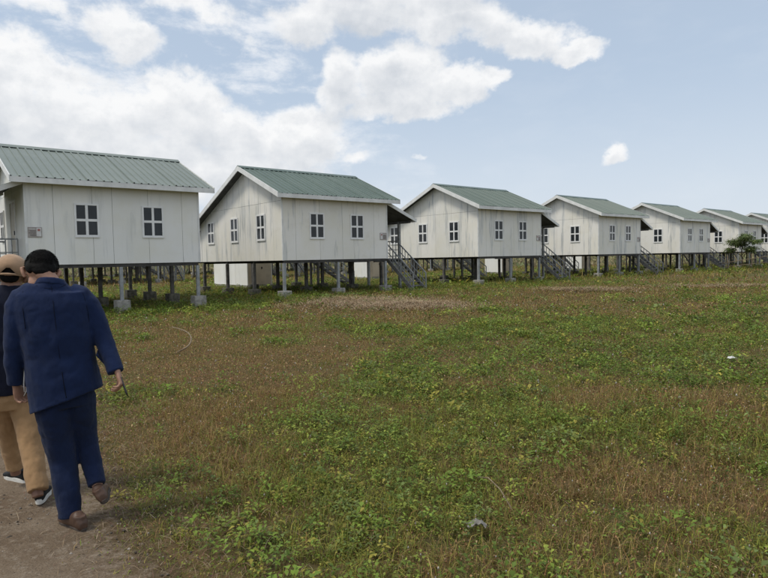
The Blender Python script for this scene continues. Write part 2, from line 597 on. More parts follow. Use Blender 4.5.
# ------------------------------------------------------------------ ground and path
def axis(lo, hi, c0, c1, fine, growth=1.16):
    a = list(np.arange(c0, c1 + 1e-6, fine))
    s, x = fine, c1
    while x < hi:
        s *= growth; x += s; a.append(x)
    s, x = fine, c0
    while x > lo:
        s *= growth; x -= s; a.insert(0, x)
    return np.array(a)


gx = axis(-3000, 3000, -14, 14, .22)
gy = axis(-400, 4500, -1, 30, .22)
GX, GY = np.meshgrid(gx, gy)
GZ = height(GX, GY)
far = np.hypot(GX, GY) > 160
GZ = np.where(far, 0, GZ)
nx, ny = len(gx), len(gy)
gm = bpy.data.meshes.new('ground')
idx = np.arange(nx * ny).reshape(ny, nx)
quads = np.stack([idx[:-1, :-1], idx[:-1, 1:], idx[1:, 1:], idx[1:, :-1]], -1).reshape(-1, 4)


def np_mesh(name, verts, faces, mat, tint=None, smooth=False):
    """verts (n,3), faces (m,k) all the same k"""
    me = bpy.data.meshes.new(name)
    me.vertices.add(len(verts))
    me.vertices.foreach_set('co', np.ascontiguousarray(verts, dtype=np.float32).ravel())
    k = faces.shape[1]
    me.loops.add(faces.size)
    me.loops.foreach_set('vertex_index', np.ascontiguousarray(faces, dtype=np.int32).ravel())
    me.polygons.add(len(faces))
    me.polygons.foreach_set('loop_start', np.arange(0, faces.size, k, dtype=np.int32))
    if smooth:
        me.polygons.foreach_set('use_smooth', np.ones(len(faces), dtype=bool))
    me.materials.append(mat)
    if tint is not None:
        a = me.attributes.new('tint', 'FLOAT_COLOR', 'POINT')
        a.data.foreach_set('color', np.ascontiguousarray(np.c_[tint, np.ones(len(tint))], dtype=np.float32).ravel())
    me.update(calc_edges=True)
    return me


go = link('ground', np_mesh('ground', np.stack([GX, GY, GZ], -1).reshape(-1, 3), quads, M['ground'], smooth=True))
tag(go, 'rough weedy meadow ground', 'ground', kind='structure')

seg = []
for (ax, ay), (bx, by) in zip(PATH[:-1], PATH[1:]):
    k = max(2, int(math.hypot(bx - ax, by - ay) / .07))
    seg += [(ax + (bx - ax) * i / k, ay + (by - ay) * i / k) for i in range(k)]
seg.append(tuple(PATH[-1]))
seg = np.array(seg)
tan = np.gradient(seg, axis=0); tan /= np.linalg.norm(tan, axis=1)[:, None]
left = np.c_[-tan[:, 1], tan[:, 0]]
cols = np.linspace(0, 1, 34)
edge = .16 * (fbm(seg[:, 0] * 2.2, seg[:, 1] * 2.2, 4) - .5) * 2
PX = seg[:, None, 0] + left[:, None, 0] * (cols[None] * PATH_W + (1 - cols[None]) * edge[:, None])
PY = seg[:, None, 1] + left[:, None, 1] * (cols[None] * PATH_W + (1 - cols[None]) * edge[:, None])
lip = np.minimum(cols, 1 - cols)[None] * PATH_W
PZ = height(PX, PY) + .005 + sstep(lip, 0, .25) * (.012 + .030 * (fbm(PX * 3, PY * 3, 3) - .35))
pr, pc = PX.shape
pid = np.arange(pr * pc).reshape(pr, pc)
pq = np.stack([pid[:-1, :-1], pid[1:, :-1], pid[1:, 1:], pid[:-1, 1:]], -1).reshape(-1, 4)
pq = pq[:, ::-1]
po = link('path', np_mesh('path', np.stack([PX, PY, PZ], -1).reshape(-1, 3), pq, M['path'], np.repeat(np.broadcast_to(np.minimum(cols, 1 - cols) * PATH_W, (pr, pc)).reshape(-1, 1), 3, 1), smooth=True))
tag(po, 'trodden grey-brown dirt path under the walking men', 'path', kind='structure')

# ------------------------------------------------------------------ stilt house
ZR, VR, SLOPE = 5.511, 2.751, .4274
OG, OE = .404, .424
FLOOR = 1.6
REAR = W + .35


def roof_z(v):
    return ZR - abs(v - VR) * SLOPE


def clip(poly, a, b, c):
    """keep the points with a*x + b*y <= c"""
    out = []
    for i, p in enumerate(poly):
        q = poly[(i + 1) % len(poly)]
        dp, dq = a * p[0] + b * p[1] - c, a * q[0] + b * q[1] - c
        if dp <= 1e-9: out.append(p)
        if (dp < -1e-9 and dq > 1e-9) or (dp > 1e-9 and dq < -1e-9):
            s = dp / (dp - dq)
            out.append((p[0] + s * (q[0] - p[0]), p[1] + s * (q[1] - p[1])))
    return out


def panel(x0, x1, z0, z1, holes, gable, to3, thick):
    """one wall board; holes are window openings, gable clips the top under the roof. to3(s, z, d) -> point"""
    xs = sorted({x0, x1} | {h[i] for h in holes for i in (0, 1) if x0 < h[i] < x1})
    zs = sorted({z0, z1} | {h[i] for h in holes for i in (2, 3) if z0 < h[i] < z1})
    cells = []
    for a, b in zip(xs[:-1], xs[1:]):
        for c, d in zip(zs[:-1], zs[1:]):
            mx, mz = (a + b) / 2, (c + d) / 2
            if any(h[0] < mx < h[1] and h[2] < mz < h[3] for h in holes): continue
            poly = [(a, c), (b, c), (b, d), (a, d)]
            if gable:
                top = ZR - .075
                poly = clip(poly, -SLOPE, 1, top - SLOPE * VR)
                poly = clip(poly, SLOPE, 1, top + SLOPE * VR) if len(poly) > 2 else poly
            if len(poly) > 2: cells.append(poly)
    if not cells: return None
    key = lambda p: (round(p[0], 4), round(p[1], 4))
    cnt = {}
    for poly in cells:
        for i in range(len(poly)):
            e = frozenset((key(poly[i]), key(poly[(i + 1) % len(poly)])))
            cnt[e] = cnt.get(e, 0) + 1
    mb = MB()
    for poly in cells:
        n = len(poly)
        vs = [to3(p[0], p[1], thick) for p in poly] + [to3(p[0], p[1], 0) for p in poly]
        fs = [tuple(range(n)), tuple(range(2 * n - 1, n - 1, -1))]
        for i in range(n):
            j = (i + 1) % n
            if cnt[frozenset((key(poly[i]), key(poly[j])))] == 1:
                fs.append((i, i + n, j + n, j))
        mb.add(vs, fs)
    return mb


GAP = .005
WIN_F = [(1.26, 1.92, 2.47, 3.45), (3.28, 3.94, 2.47, 3.45)]           # front, u
WIN_G = [(1.33, 1.99, 2.45, 3.45), (3.69, 4.35, 2.45, 3.45), (6.09, 6.75, 2.45, 3.40)]   # gable, v


def make_sheet(width, length, ribs=3):
    """ribbed roof sheet lying in x (across) and y (down the slope, 0..length), top near z = 0"""
    prof = []
    p = width / ribs
    for r in range(ribs):
        b = r * p
        e = .036 if r == 0 else .028
        prof += [(b, 0), (b + p * .05, e), (b + p * .20, e), (b + p * .26, 0), (b + p * .6, .002)]
    prof.append((width + .012, .002))
    n = len(prof)
    vs = [(x, 0, z + .004) for x, z in prof] + [(x, length, z) for x, z in prof]
    vs += [(x, y, z - .004) for x, y, z in vs]
    fs = [(i, i + 1, n + i + 1, n + i) for i in range(n - 1)]
    fs += [tuple(2 * n + k for k in reversed(f)) for f in fs]
    fs += [(n + i, n + i + 1, 3 * n + i + 1, 3 * n + i) for i in range(n - 1)]
    return MB().add(vs, fs)


def stair(parent, top, bot, width_vec, n, rail_h=.72, name='stair'):
    """flight between two points (house coordinates) of the inner stringer; width_vec to the outer one"""
    top, bot, wv = Vector(top), Vector(bot), Vector(width_vec)
    root = None
    run = bot - top
    for i, o_ in enumerate((Vector((0, 0, 0)), wv)):
        MB().bar(top + o_, bot + o_, .05, .17).build('stringer', M['tread'], parent)
    td = Vector((run.x, run.y, 0)).normalized()
    me = None
    for k in range(n):
        p = top + run * ((k + .8) / n)
        if me is None:
            a = MB().bar(Vector((0, 0, 0)) + wv * .03, wv * .97, .25, .035)
            ob = a.build('tread', M['tread'], parent, p); me = ob.data
        else:
            link('tread', me, parent, p)
    up = Vector((0, 0, rail_h))
    for o_ in (Vector((0, 0, 0)), wv):
        MB().bar(top + o_ + up, bot + o_ + up + Vector((0, 0, .05)), .045, .045).build('handrail', M['rail'], parent)
        MB().bar(top + o_ + up * .52, bot + o_ + up * .52, .03, .03).build('middle_rail', M['rail'], parent)
        MB().box(-.025, .025, -.025, .025, -.25, rail_h + .05).build('newel_post', M['rail'], parent, bot + o_)
        bm_ = None
        for k in range(1, 9):
            p = top + o_ + run * (k / 9)
            if bm_ is None:
                ob = MB().box(-.012, .012, -.012, .012, .05, rail_h).build('baluster', M['rail'], parent, p); bm_ = ob.data
            else:
                link('baluster', bm_, parent, p)


def railing(parent, a, b, z, h=.78, n=7):
    a, b = Vector(a), Vector(b)
    for hh, s in ((h, .05), (h * .5, .03), (.1, .03)):
        MB().bar(a + Vector((0, 0, z + hh)), b + Vector((0, 0, z + hh)), s, s).build('rail', M['rail'], parent)
    me = None
    for k in range(n + 1):
        p = a + (b - a) * (k / n)
        p.z = z
        if me is None:
            ob = MB().box(-.013, .013, -.013, .013, 0, h).build('baluster', M['rail'], parent, p); me = ob.data
        else:
            link('baluster', me, parent, p)


def window(parent, s0, s1, z0, z1, to3):
    """white cross-bar casement window; to3(s, z, d) maps wall coordinates"""
    def bx(mb, a, b, c, d, d0, d1):
        vs = [to3(s, z, q) for q in (d0, d1) for z in (c, d) for s in (a, b)]
        mb.add(vs, [(0, 2, 3, 1), (4, 5, 7, 6), (0, 1, 5, 4), (2, 6, 7, 3), (0, 4, 6, 2), (1, 3, 7, 5)])
    t = .034
    mb = MB()
    bx(mb, s0 - .02, s0 + t, z0 - .02, z1 + .02, .0, .042); bx(mb, s1 - t, s1 + .02, z0 - .02, z1 + .02, .0, .042)
    bx(mb, s0 + t, s1 - t, z0 - .02, z0 + t, .0, .0415); bx(mb, s0 + t, s1 - t, z1 - t, z1 + .02, .0, .0415)
    f = mb.build('window', M['frame'], parent)
    mc, mz = (s0 + s1) / 2, (z0 + z1) / 2
    mb = MB(); bx(mb, mc - .038, mc + .038, z0 + t, z1 - t, .002, .034); mb.build('mullion', M['frame'], f)
    for a, b in ((s0 + t, mc - .038), (mc + .038, s1 - t)):
        mb = MB(); bx(mb, a, b, mz - .038, mz + .038, .002, .032); mb.build('crossbar', M['frame'], f)
        for c, d in ((z0 + t, mz - .038), (mz + .038, z1 - t)):
            mb = MB(); bx(mb, a, b, c, d, .003, .012); mb.build('pane', M['glass'], f)
    mb = MB(); bx(mb, s0 - .02, s1 + .02, z0 - .045, z0 - .022, .0, .05); mb.build('sill', M['frame'], f)


def build_house(wall, roofm):
    root = empty('stilt_house')
    top = ZR - .075
    # backing shell
    prof = [(.02, FLOOR + .01), (W - .02, FLOOR + .01), (W - .02, roof_z(W - .02) - .09), (VR, top - .015), (.02, roof_z(.02) - .09)]
    n = len(prof)
    MB().add([(x, v, z) for x in (.02, L - .02) for v, z in prof],
             [tuple(range(n)), tuple(range(2 * n - 1, n - 1, -1))] + [(i, i + n, (i + 1) % n + n, (i + 1) % n) for i in range(n)]).build('wall_backing', M['core'], root)
    th = .016
    front = lambda s, z, d: (s, .018 - d, z)
    back = lambda s, z, d: (s, W - .018 + d, z)
    gl = lambda s, z, d: (.018 - d, s, z)
    gr = lambda s, z, d: (L - .018 + d, s, z)
    js = [.0, .60, 1.73, 2.85, 3.44, 4.53, L]
    ztop = roof_z(0) - .12
    for a, b in zip(js[:-1], js[1:]):
        m_ = panel(a + GAP, b - GAP, FLOOR, ztop, WIN_F, False, front, th)
        m_.build('wall_panel', wall, root)
    for a, b in zip(js[:-1], js[1:]):
        panel(a + GAP, b - GAP, FLOOR, roof_z(W) - .12, [], False, back, th).build('wall_panel', wall, root)
    jg = [0, .70, 1.85, 3.04, 4.20, 5.68, 6.85, W]
    DOOR = (1.5, 2.4, FLOOR, 3.62)
    for side, fn, holes in ((0, gl, WIN_G), (1, gr, [DOOR, WIN_G[1], WIN_G[2]])):
        for a, b in zip(jg[:-1], jg[1:]):
            m_ = panel(a + GAP, b - GAP, FLOOR, 3.90, holes, True, fn, th)
            if m_: m_.build('wall_panel', wall, root)
        jt = [0, .70, 1.85, 3.04, 4.20, 5.68, W]
        for a, b in zip(jt[:-1], jt[1:]):
            m_ = panel(a + GAP, b - GAP, 3.91, 5.6, [], True, fn, th)
            if m_: m_.build('gable_panel', wall, root)
    for s in WIN_F: window(root, *s, lambda s_, z, d: (s_, .008 - d, z))
    for s in WIN_G: window(root, *s, lambda s_, z, d: (.008 - d, s_, z))
    for s in WIN_G[1:]: window(root, *s, lambda s_, z, d: (L - .008 + d, s_, z))
    # corner battens
    for x, y in ((0, 0), (L, 0), (0, W), (L, W)):
        zt = roof_z(y) - .13
        sx, sy = (-1 if x == 0 else 1), (-1 if y == 0 else 1)
        b = MB().box(min(x + sx * .012, x - sx * .05), max(x + sx * .012, x - sx * .05), min(y + sy * .012, y - sy * .05), max(y + sy * .012, y - sy * .05), FLOOR - .004, zt)
        b.build('corner_batten', M['trim'], root)
    # door to the porch
    d = MB().box(L - .03, L + .012, DOOR[0] + .05, DOOR[1] - .05, FLOOR + .01, DOOR[3] - .05).build('door', M['door'], root)
    f = MB(); f.box(L - .02, L + .03, DOOR[0] - .03, DOOR[0] + .045, FLOOR, DOOR[3] + .03); f.box(L - .02, L + .03, DOOR[1] - .045, DOOR[1] + .03, FLOOR, DOOR[3] + .03)
    f.box(L - .02, L + .03, DOOR[0] + .045, DOOR[1] - .045, DOOR[3] - .045, DOOR[3] + .03)
    f.build('door_frame', M['trim'], d)
    MB().box(L + .012, L + .05, DOOR[0] + .12, DOOR[0] + .16, FLOOR + .95, FLOOR + 1.08).build('handle', M['black'], d)
    # roof
    ct = math.atan(SLOPE)
    total = L + 2 * OG
    ns = 9
    wd = total / ns
    fl = math.hypot(VR + OE, (VR + OE) * SLOPE)
    rl = math.hypot(REAR - VR, (REAR - VR) * SLOPE)
    base = None
    for rear, ln, rot in ((0, fl, None), (1, rl, None)):
        me = None
        for k in range(ns):
            if me is None:
                o_ = make_sheet(wd, ln).build('roof_sheet', roofm, root); me = o_.data
            else:
                o_ = link('roof_sheet', me, root)
            if not rear:      # slope falls towards -v
                o_.location = (-OG + (k + 1) * wd, VR, ZR - .030 + (k % 2) * .012)
                o_.rotation_euler = (ct, 0, 0)
                o_.rotation_euler = Matrix(((-1, 0, 0), (0, -math.cos(ct), math.sin(ct)), (0, -math.sin(ct), -math.cos(ct)))).to_euler() if False else (-ct, 0, math.pi)
            else:
                o_.location = (-OG + k * wd, VR, ZR - .030 + (k % 2) * .012)
                o_.rotation_euler = (-ct, 0, 0)
    # ridge cap
    rc = MB()
    for s in (-1, 1):
        a = VR + s * .20
        rc.add([(-OG - .01, VR, ZR + .040), (L + OG + .01, VR, ZR + .040), (L + OG + .01, a, ZR + .018 - .20 * SLOPE), (-OG - .01, a, ZR + .018 - .20 * SLOPE),
                (-OG - .01, VR, ZR + .030), (L + OG + .01, VR, ZR + .030), (L + OG + .01, a, ZR + .008 - .20 * SLOPE), (-OG - .01, a, ZR + .008 - .20 * SLOPE)],
               [(0, 1, 2, 3), (7, 6, 5, 4), (3, 2, 6, 7), (0, 3, 7, 4), (1, 5, 6, 2)])
    rc.build('ridge_cap', roofm, root)
    # soffit boards under the sheets
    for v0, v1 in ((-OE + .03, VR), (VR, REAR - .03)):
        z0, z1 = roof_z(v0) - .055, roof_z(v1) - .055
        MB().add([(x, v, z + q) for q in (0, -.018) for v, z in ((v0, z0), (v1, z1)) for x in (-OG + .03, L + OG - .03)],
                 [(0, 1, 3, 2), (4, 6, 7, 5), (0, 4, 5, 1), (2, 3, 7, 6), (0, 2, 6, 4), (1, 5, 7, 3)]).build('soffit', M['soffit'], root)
    # fascia and barge boards
    MB().box(-OG - .002, L + OG + .002, -OE - .002, -OE + .026, roof_z(-OE) - .185, roof_z(-OE) - .030).build('fascia', M['trim'], root)
    MB().box(-OG, L + OG, REAR - .026, REAR, roof_z(REAR) - .185, roof_z(REAR) - .030).build('fascia', M['trim'], root)
    for x0, x1 in ((-OG - .012, -OG + .018), (L + OG - .018, L + OG + .012)):
        for v0, v1 in ((-OE - .014, VR), (REAR + .01, VR)):
            zz = lambda v: roof_z(v) + .012
            vs = [(x, v, z) for x in (x0, x1) for v, z in ((v0, zz(v0) - .195), (v1, zz(v1) - .195), (v1, zz(v1) - .0), (v0, zz(v0) - .0))]
            MB().add(vs, [(0, 1, 2, 3), (7, 6, 5, 4), (0, 4, 5, 1), (1, 5, 6, 2), (2, 6, 7, 3), (3, 7, 4, 0)]).build('barge_board', M['trim'], root)
    # floor, beams, stilts, footings
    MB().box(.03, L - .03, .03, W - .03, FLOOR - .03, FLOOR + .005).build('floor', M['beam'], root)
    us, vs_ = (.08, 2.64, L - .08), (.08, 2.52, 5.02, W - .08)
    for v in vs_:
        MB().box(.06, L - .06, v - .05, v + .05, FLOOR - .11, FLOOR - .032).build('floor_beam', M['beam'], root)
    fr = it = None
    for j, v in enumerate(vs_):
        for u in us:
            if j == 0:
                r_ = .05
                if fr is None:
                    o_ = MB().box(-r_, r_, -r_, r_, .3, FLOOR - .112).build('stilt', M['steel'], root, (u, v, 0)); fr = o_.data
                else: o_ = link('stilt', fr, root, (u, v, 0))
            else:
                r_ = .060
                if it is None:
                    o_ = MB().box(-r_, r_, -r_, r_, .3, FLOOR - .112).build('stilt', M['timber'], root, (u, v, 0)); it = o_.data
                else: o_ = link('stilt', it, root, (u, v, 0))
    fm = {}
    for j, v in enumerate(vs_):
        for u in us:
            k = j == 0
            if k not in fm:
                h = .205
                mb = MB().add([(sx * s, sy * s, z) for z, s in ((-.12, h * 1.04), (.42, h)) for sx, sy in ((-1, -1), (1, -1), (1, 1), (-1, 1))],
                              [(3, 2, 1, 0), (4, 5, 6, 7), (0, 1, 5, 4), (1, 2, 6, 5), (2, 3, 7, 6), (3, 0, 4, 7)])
                o_ = mb.build('footing', M['concrete'] if k else M['concrete_shaded'], root, (u, v, 0), bevel=.012); fm[k] = o_.data
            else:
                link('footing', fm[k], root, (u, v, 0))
    # porch on the end wall: deck, posts, lean-to roof, railings, stairs towards the meadow
    MB().box(L + .03, 6.92, .9, 3.4, FLOOR - .06, FLOOR).build('porch_deck', M['tread'], root)
    MB().box(L + .03, 6.9, .95, 1.05, FLOOR - .16, FLOOR - .062).build('floor_beam', M['beam'], root)
    MB().box(L + .03, 6.9, 3.25, 3.35, FLOOR - .16, FLOOR - .062).build('floor_beam', M['beam'], root)
    for v in (.95, 3.3):
        MB().box(6.76, 6.87, v - .055, v + .055, .02, 3.28).build('porch_post', M['rail'], root)
    for v in (.95, 3.3):
        MB().box(5.62, 5.73, v - .055, v + .055, .02, FLOOR - .165).build('stilt', M['timber'], root)
    lu0, lu1, lz0, lz1 = L + .02, 7.05, 4.10, 3.36
    la = math.atan2(lz0 - lz1, lu1 - lu0)
    ln = math.hypot(lz0 - lz1, lu1 - lu0) + .04
    me = None
    for k in range(5):
        if me is None:
            o_ = make_sheet(.70, ln).build('porch_roof_sheet', roofm, root); me = o_.data
        else:
            o_ = link('porch_roof_sheet', me, root)
        # y axis of the sheet runs down towards +u, x axis along -v -> rotate
        o_.matrix_local = Matrix(((0, math.cos(la), math.sin(la), lu0), (-1, 0, 0, .02 + (k + 1) * .70), (0, -math.sin(la), math.cos(la), lz0 + .01), (0, 0, 0, 1)))
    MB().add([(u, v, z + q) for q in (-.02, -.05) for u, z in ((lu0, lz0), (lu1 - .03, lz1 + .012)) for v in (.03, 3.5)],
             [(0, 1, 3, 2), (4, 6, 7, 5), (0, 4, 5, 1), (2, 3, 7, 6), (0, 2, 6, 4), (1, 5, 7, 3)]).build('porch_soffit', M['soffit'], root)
    for v in (.0, 3.505):
        vs = [(u, v + q, z + r) for q in (0, .028) for u, z, r in ((lu0, lz0, -.13), (lu1 + .01, lz1, -.13), (lu1 + .01, lz1, .02), (lu0, lz0, .02))]
        MB().add(vs, [(0, 1, 2, 3), (7, 6, 5, 4), (0, 4, 5, 1), (1, 5, 6, 2), (2, 6, 7, 3), (3, 7, 4, 0)]).build('porch_barge_board', M['trim'], root)
    MB().box(lu1 - .025, lu1 + .003, .03, 3.503, lz1 - .12, lz1 - .004).build('porch_fascia', M['trim'], root)
    MB().box(6.77, 6.86, .2, 3.45, 3.20, 3.30).build('porch_beam', M['soffit'], root)
    stair(root, (6.0, .88, FLOOR - .06), (6.0, -.86, .16), (.76, 0, 0), 8)
    railing(root, (5.34, .95, 0), (5.98, .95, 0), FLOOR, .80, 4)
    railing(root, (6.86, 1.02, 0), (6.86, 3.24, 0), FLOOR, .80, 10)
    railing(root, (5.34, 3.34, 0), (6.74, 3.34, 0), FLOOR, .80, 7)
    # back steps from the kitchen end
    MB().box(L + .03, 6.2, 6.7, 7.5, FLOOR - .06, FLOOR - .002).build('back_landing', M['tread'], root)
    for v in (6.75, 7.45):
        MB().box(6.05, 6.15, v - .05, v + .05, .02, FLOOR - .062).build('stilt', M['timber'], root)
    stair(root, (6.2, 6.74, FLOOR - .06), (8.5, 6.74, .16), (0, .72, 0), 8)
    # plate beside the porch
    s = MB().box(L - .42, L - .05, -.020, -.0005, 2.42, 2.72).build('sign', M['plate'], root)
    MB().box(L - .40, L - .28, -.024, -.021, 2.45, 2.70).build('sign_mark', M['print_pale'], s)
    MB().box(L - .375, L - .305, -.027, -.0245, 2.60, 2.67).build('sign_mark', M['print_red'], s)
    for k in range(4):
        MB().box(L - .26, L - .08 - .03 * (k % 2), -.0235, -.0205, 2.655 - .06 * k, 2.675 - .06 * k).build('sign_mark', M['print_pale' if k == 0 else 'print_dark'], s)
    return root


def kids(o):
    return list(o.children)


def copy_tree(o, parent=None, skip=()):
    c = o.copy()
    C.objects.link(c)
    c.parent = parent
    for ch in kids(o):
        if ch.name.split('.')[0] in skip: continue
        copy_tree(ch, c, skip)
    return c


bpy.context.view_layer.update()
clean = build_house(M['wall_clean'], M['roof_faded'])
streaked = build_house(M['wall'], M['roof'])
ROW = 'stilt houses in the front row'
clean.location = uv_world(H1_OFF + L, 0)
clean.rotation_euler = (0, 0, TH)
clean.scale = (-1, 1, 1)
tag(clean, 'clean white stilt house nearest the walking men, porch on its left', 'house', ROW)
streaked.location = uv_world(0, 0)
streaked.rotation_euler = (0, 0, TH)
tag(streaked, 'streaked white stilt house with three gable windows, second from left', 'house', ROW)
labels = ['streaked white stilt house in the middle, third from left, steep stair on its right',
          'cream stilt house with green roof, fourth from left in the row',
          'pale stilt house, fifth from left, partly hidden by its neighbour',
          'distant pale stilt house behind the small bushy tree, sixth from left',
          'far stilt house cut by the right edge of the picture, seventh from left']
for k, lb in enumerate(labels):
    h = copy_tree(streaked)
    h.location = uv_world(STEP * (k + 1), 0)
    tag(h, lb, 'house', ROW)
BACK = 'stilt houses in the back row'
bl = ['stilts and stairs of a back row house seen under the clean nearest house',
      'back row stilt house seen between the legs of the streaked second house',
      'back row stilt house seen under the middle house of the front row',
      'back row stilt house seen under the fourth house of the front row']
bl += ['stilts of a far third row house seen under the left end of the nearest house',
       'far third row house showing its stilts right under the nearest house',
       'far third row house glimpsed low behind the second house']
for k, (u, v) in enumerate([(-1.5, 24), (9.8, 25), (21.1, 25), (32.4, 25), (4.0, 46), (15.3, 46), (26.6, 46)]):
    h = copy_tree(streaked, None, ('sign',) if k < 4 else ('sign', 'baluster', 'wall_panel', 'window'))
    h.location = uv_world(u, v)
    tag(h, bl[k], 'house', BACK)


# ------------------------------------------------------------------ wash sheds behind the houses
def shed(u, v, wu, dv, label):
    p = uv_world(u, v)
    g = hgt(p.x, p.y)
    r_ = empty('wash_shed', (p.x, p.y, g), TH)
    MB().box(-.05, wu + .05, -.05, dv + .05, -.1, .14).build('plinth', M['concrete'], r_)
    H = 2.25
    for x0, x1, y0, y1 in ((0, .04, 0, dv), (wu - .04, wu, 0, dv), (.045, wu - .045, dv - .04, dv)):
        if x1 - x0 < .1:
            n = max(1, round(dv / 1.25)); s = dv / n
            for k in range(n):
                MB().box(x0, x1, k * s + .008, (k + 1) * s - .008, .145, H).build('wall_panel', M['wall_clean'], r_)
        else:
            MB().box(x0, x1, y0, y1, .145, H).build('wall_panel', M['wall_clean'], r_)
    MB().box(.045, wu - .045, 0, .04, .145, H).build('front_panel', M['beige'], r_)
    dd = MB().box(.2, .95, -.03, -.002, .16, 1.95).build('door', M['beige'], r_)
    MB().box(.82, .88, -.06, -.031, 1.0, 1.12).build('handle', M['black'], dd)
    MB().add([(x, y, z) for z in (0, .05) for x, y in ((-.12, -.2), (wu + .12, -.2), (wu + .12, dv + .15), (-.12, dv + .15))],
             [(3, 2, 1, 0), (4, 5, 6, 7), (0, 1, 5, 4), (1, 2, 6, 5), (2, 3, 7, 6), (3, 0, 4, 7)]).build('roof', M['roof'], r_, (0, 0, H + .002))
    tag(r_, label, 'shed', 'wash sheds behind the houses')


shed(3.2, 9.2, 1.5, 4.2, 'long white shed with beige front behind the second stilt house')
shed(14.4, 12.7, 1.3, 1.8, 'small white shed seen between the stilts right of the second house')
shed(27.0, 11.2, 1.4, 1.8, 'small white and beige shed seen under the middle stilt house')
shed(38.4, 11.0, 1.4, 1.8, 'small pale shed seen under the fourth stilt house')

# ------------------------------------------------------------------ plants
def pack(parts):
    """join (verts, tris, tint) blocks"""
    V, T, K, b = [], [], [], 0
    for v, t, k in parts:
        V.append(v); T.append(t + b); K.append(k); b += len(v)
    return np.concatenate(V), np.concatenate(T), np.concatenate(K)


def blades(P, h, wd, az_, lean, tint, segs=2, tipk=1.15):
    n = len(P)
    d = np.c_[np.cos(az_), np.sin(az_), np.zeros(n)]
    s = np.c_[-np.sin(az_), np.cos(az_), np.zeros(n)] * (wd / 2)[:, None]
    z = np.array([0, 0, 1.0])
    tip = P + d * (lean * h)[:, None] + z * (h * np.sqrt(np.clip(1 - (lean * .75) ** 2, .05, 1)))[:, None]
    if segs == 1:
        v = np.stack([P - s, P + s, tip], 1).reshape(-1, 3)
        t = np.arange(3 * n).reshape(n, 3)
        k = np.repeat(tint, 3, 0)
        return v, t, k
    mid = P + d * (lean * h * .32)[:, None] + z * (h * .60)[:, None]
    v = np.stack([P - s, P + s, mid - s * .8, mid + s * .8, tip], 1).reshape(-1, 3)
    b = 5 * np.arange(n)[:, None]
    t = np.concatenate([b + np.array([0, 1, 3]), b + np.array([0, 3, 2]), b + np.array([2, 3, 4])], 0)
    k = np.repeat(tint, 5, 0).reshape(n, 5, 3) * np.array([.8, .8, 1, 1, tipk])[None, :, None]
    return v, t, k.reshape(-1, 3)


def leaves(P, az_, tilt, ln, wd, tint, simple=False):
    """ovate leaf: six-sided outline folded along the midrib (4 tris)"""
    n = len(P)
    d = np.c_[np.cos(az_) * np.cos(tilt), np.sin(az_) * np.cos(tilt), np.sin(tilt)]
    s = np.c_[-np.sin(az_), np.cos(az_), np.zeros(n)]
    up = np.cross(d, s)
    a = P; tip = P + d * ln[:, None] - up * 0 + np.c_[np.zeros(n), np.zeros(n), -.18 * ln]
    m = P + d * (ln * .5)[:, None]
    l_ = P + d * (ln * .42)[:, None] + s * (wd / 2)[:, None] + np.abs(up) * (wd * .16)[:, None]
    r_ = P + d * (ln * .42)[:, None] - s * (wd / 2)[:, None] + np.abs(up) * (wd * .16)[:, None]
    if simple:
        v = np.stack([a, l_, tip, r_], 1).reshape(-1, 3)
        b = 4 * np.arange(n)[:, None]
        return v, np.concatenate([b + np.array((0, 2, 1)), b + np.array((0, 3, 2))], 0), np.repeat(tint, 4, 0)
    v = np.stack([a, l_, m, r_, tip], 1).reshape(-1, 3)
    b = 5 * np.arange(n)[:, None]
    t = np.concatenate([b + np.array(q) for q in ((0, 2, 1), (0, 3, 2), (1, 2, 4), (2, 3, 4))], 0)
    return v, t, np.repeat(tint, 5, 0)


def dots(P, r, tint):
    n = len(P)
    o = np.array([(0, 0, 1.1), (.9, 0, -.5), (-.45, .8, -.5), (-.45, -.8, -.5)])
    v = (P[:, None] + o[None] * r[:, None, None]).reshape(-1, 3)
    b = 4 * np.arange(n)[:, None]
    t = np.concatenate([b + np.array(q) for q in ((0, 1, 2), (0, 2, 3), (0, 3, 1), (1, 3, 2))], 0)
    return v, t, np.repeat(tint, 4, 0)


def scatter(n, r0, r1, half=54, power=1.0):
    """n points in a fan in front of the camera, r0..r1 metres out"""
    a = R(90) + R(half) * (rng.random(n) * 2 - 1)
    r = np.sqrt(r0 * r0 + (r1 * r1 - r0 * r0) * rng.random(n) ** power)
    return r * np.cos(a), r * np.sin(a)


def belt(x, y, r0, r1):
    """blend weight so that neighbouring belts of plants overlap without an edge"""
    r = np.hypot(x, y)
    a_ = np.ones(len(x)) if r0 < 2.5 else sstep(r, .74 * r0, 1.12 * r0)
    return rng.random(len(x)) < a_ * (1 - sstep(r, .80 * r1, 1.22 * r1))


def span(r0, r1):
    return (r0 if r0 < 2.5 else .74 * r0), 1.22 * r1


def uv_of(x, y):
    rx, ry = x - O2.x, y - O2.y
    return rx * Eu.x + ry * Eu.y, rx * Ev.x + ry * Ev.y


GREEN_SPOTS = [(1.5, 9.2, 2.6, 1.6), (0.0, 5.6, 1.5, .9), (-.3, 4.0, .9, .8), (3.6, 7.4, 2.0, 1.0), (-1.4, 12, 1.8, .9), (4, 12.5, 3, 1.0), (-.5, 3.1, .7, .7), (1.7, 5.6, 1.0, .6), (6, 9.5, 2.0, .7)]
BROWN_SPOTS = [(-3.4, 9.5, 3.2, 1.1), (-4, 13.5, 3.5, .9), (.9, 3.4, 1.2, .6), (-1.9, 5.2, 1.3, .8), (5, 21, 5, .6), (-.9, 16.5, 3, .7), (2.2, 4.3, .9, .5)]


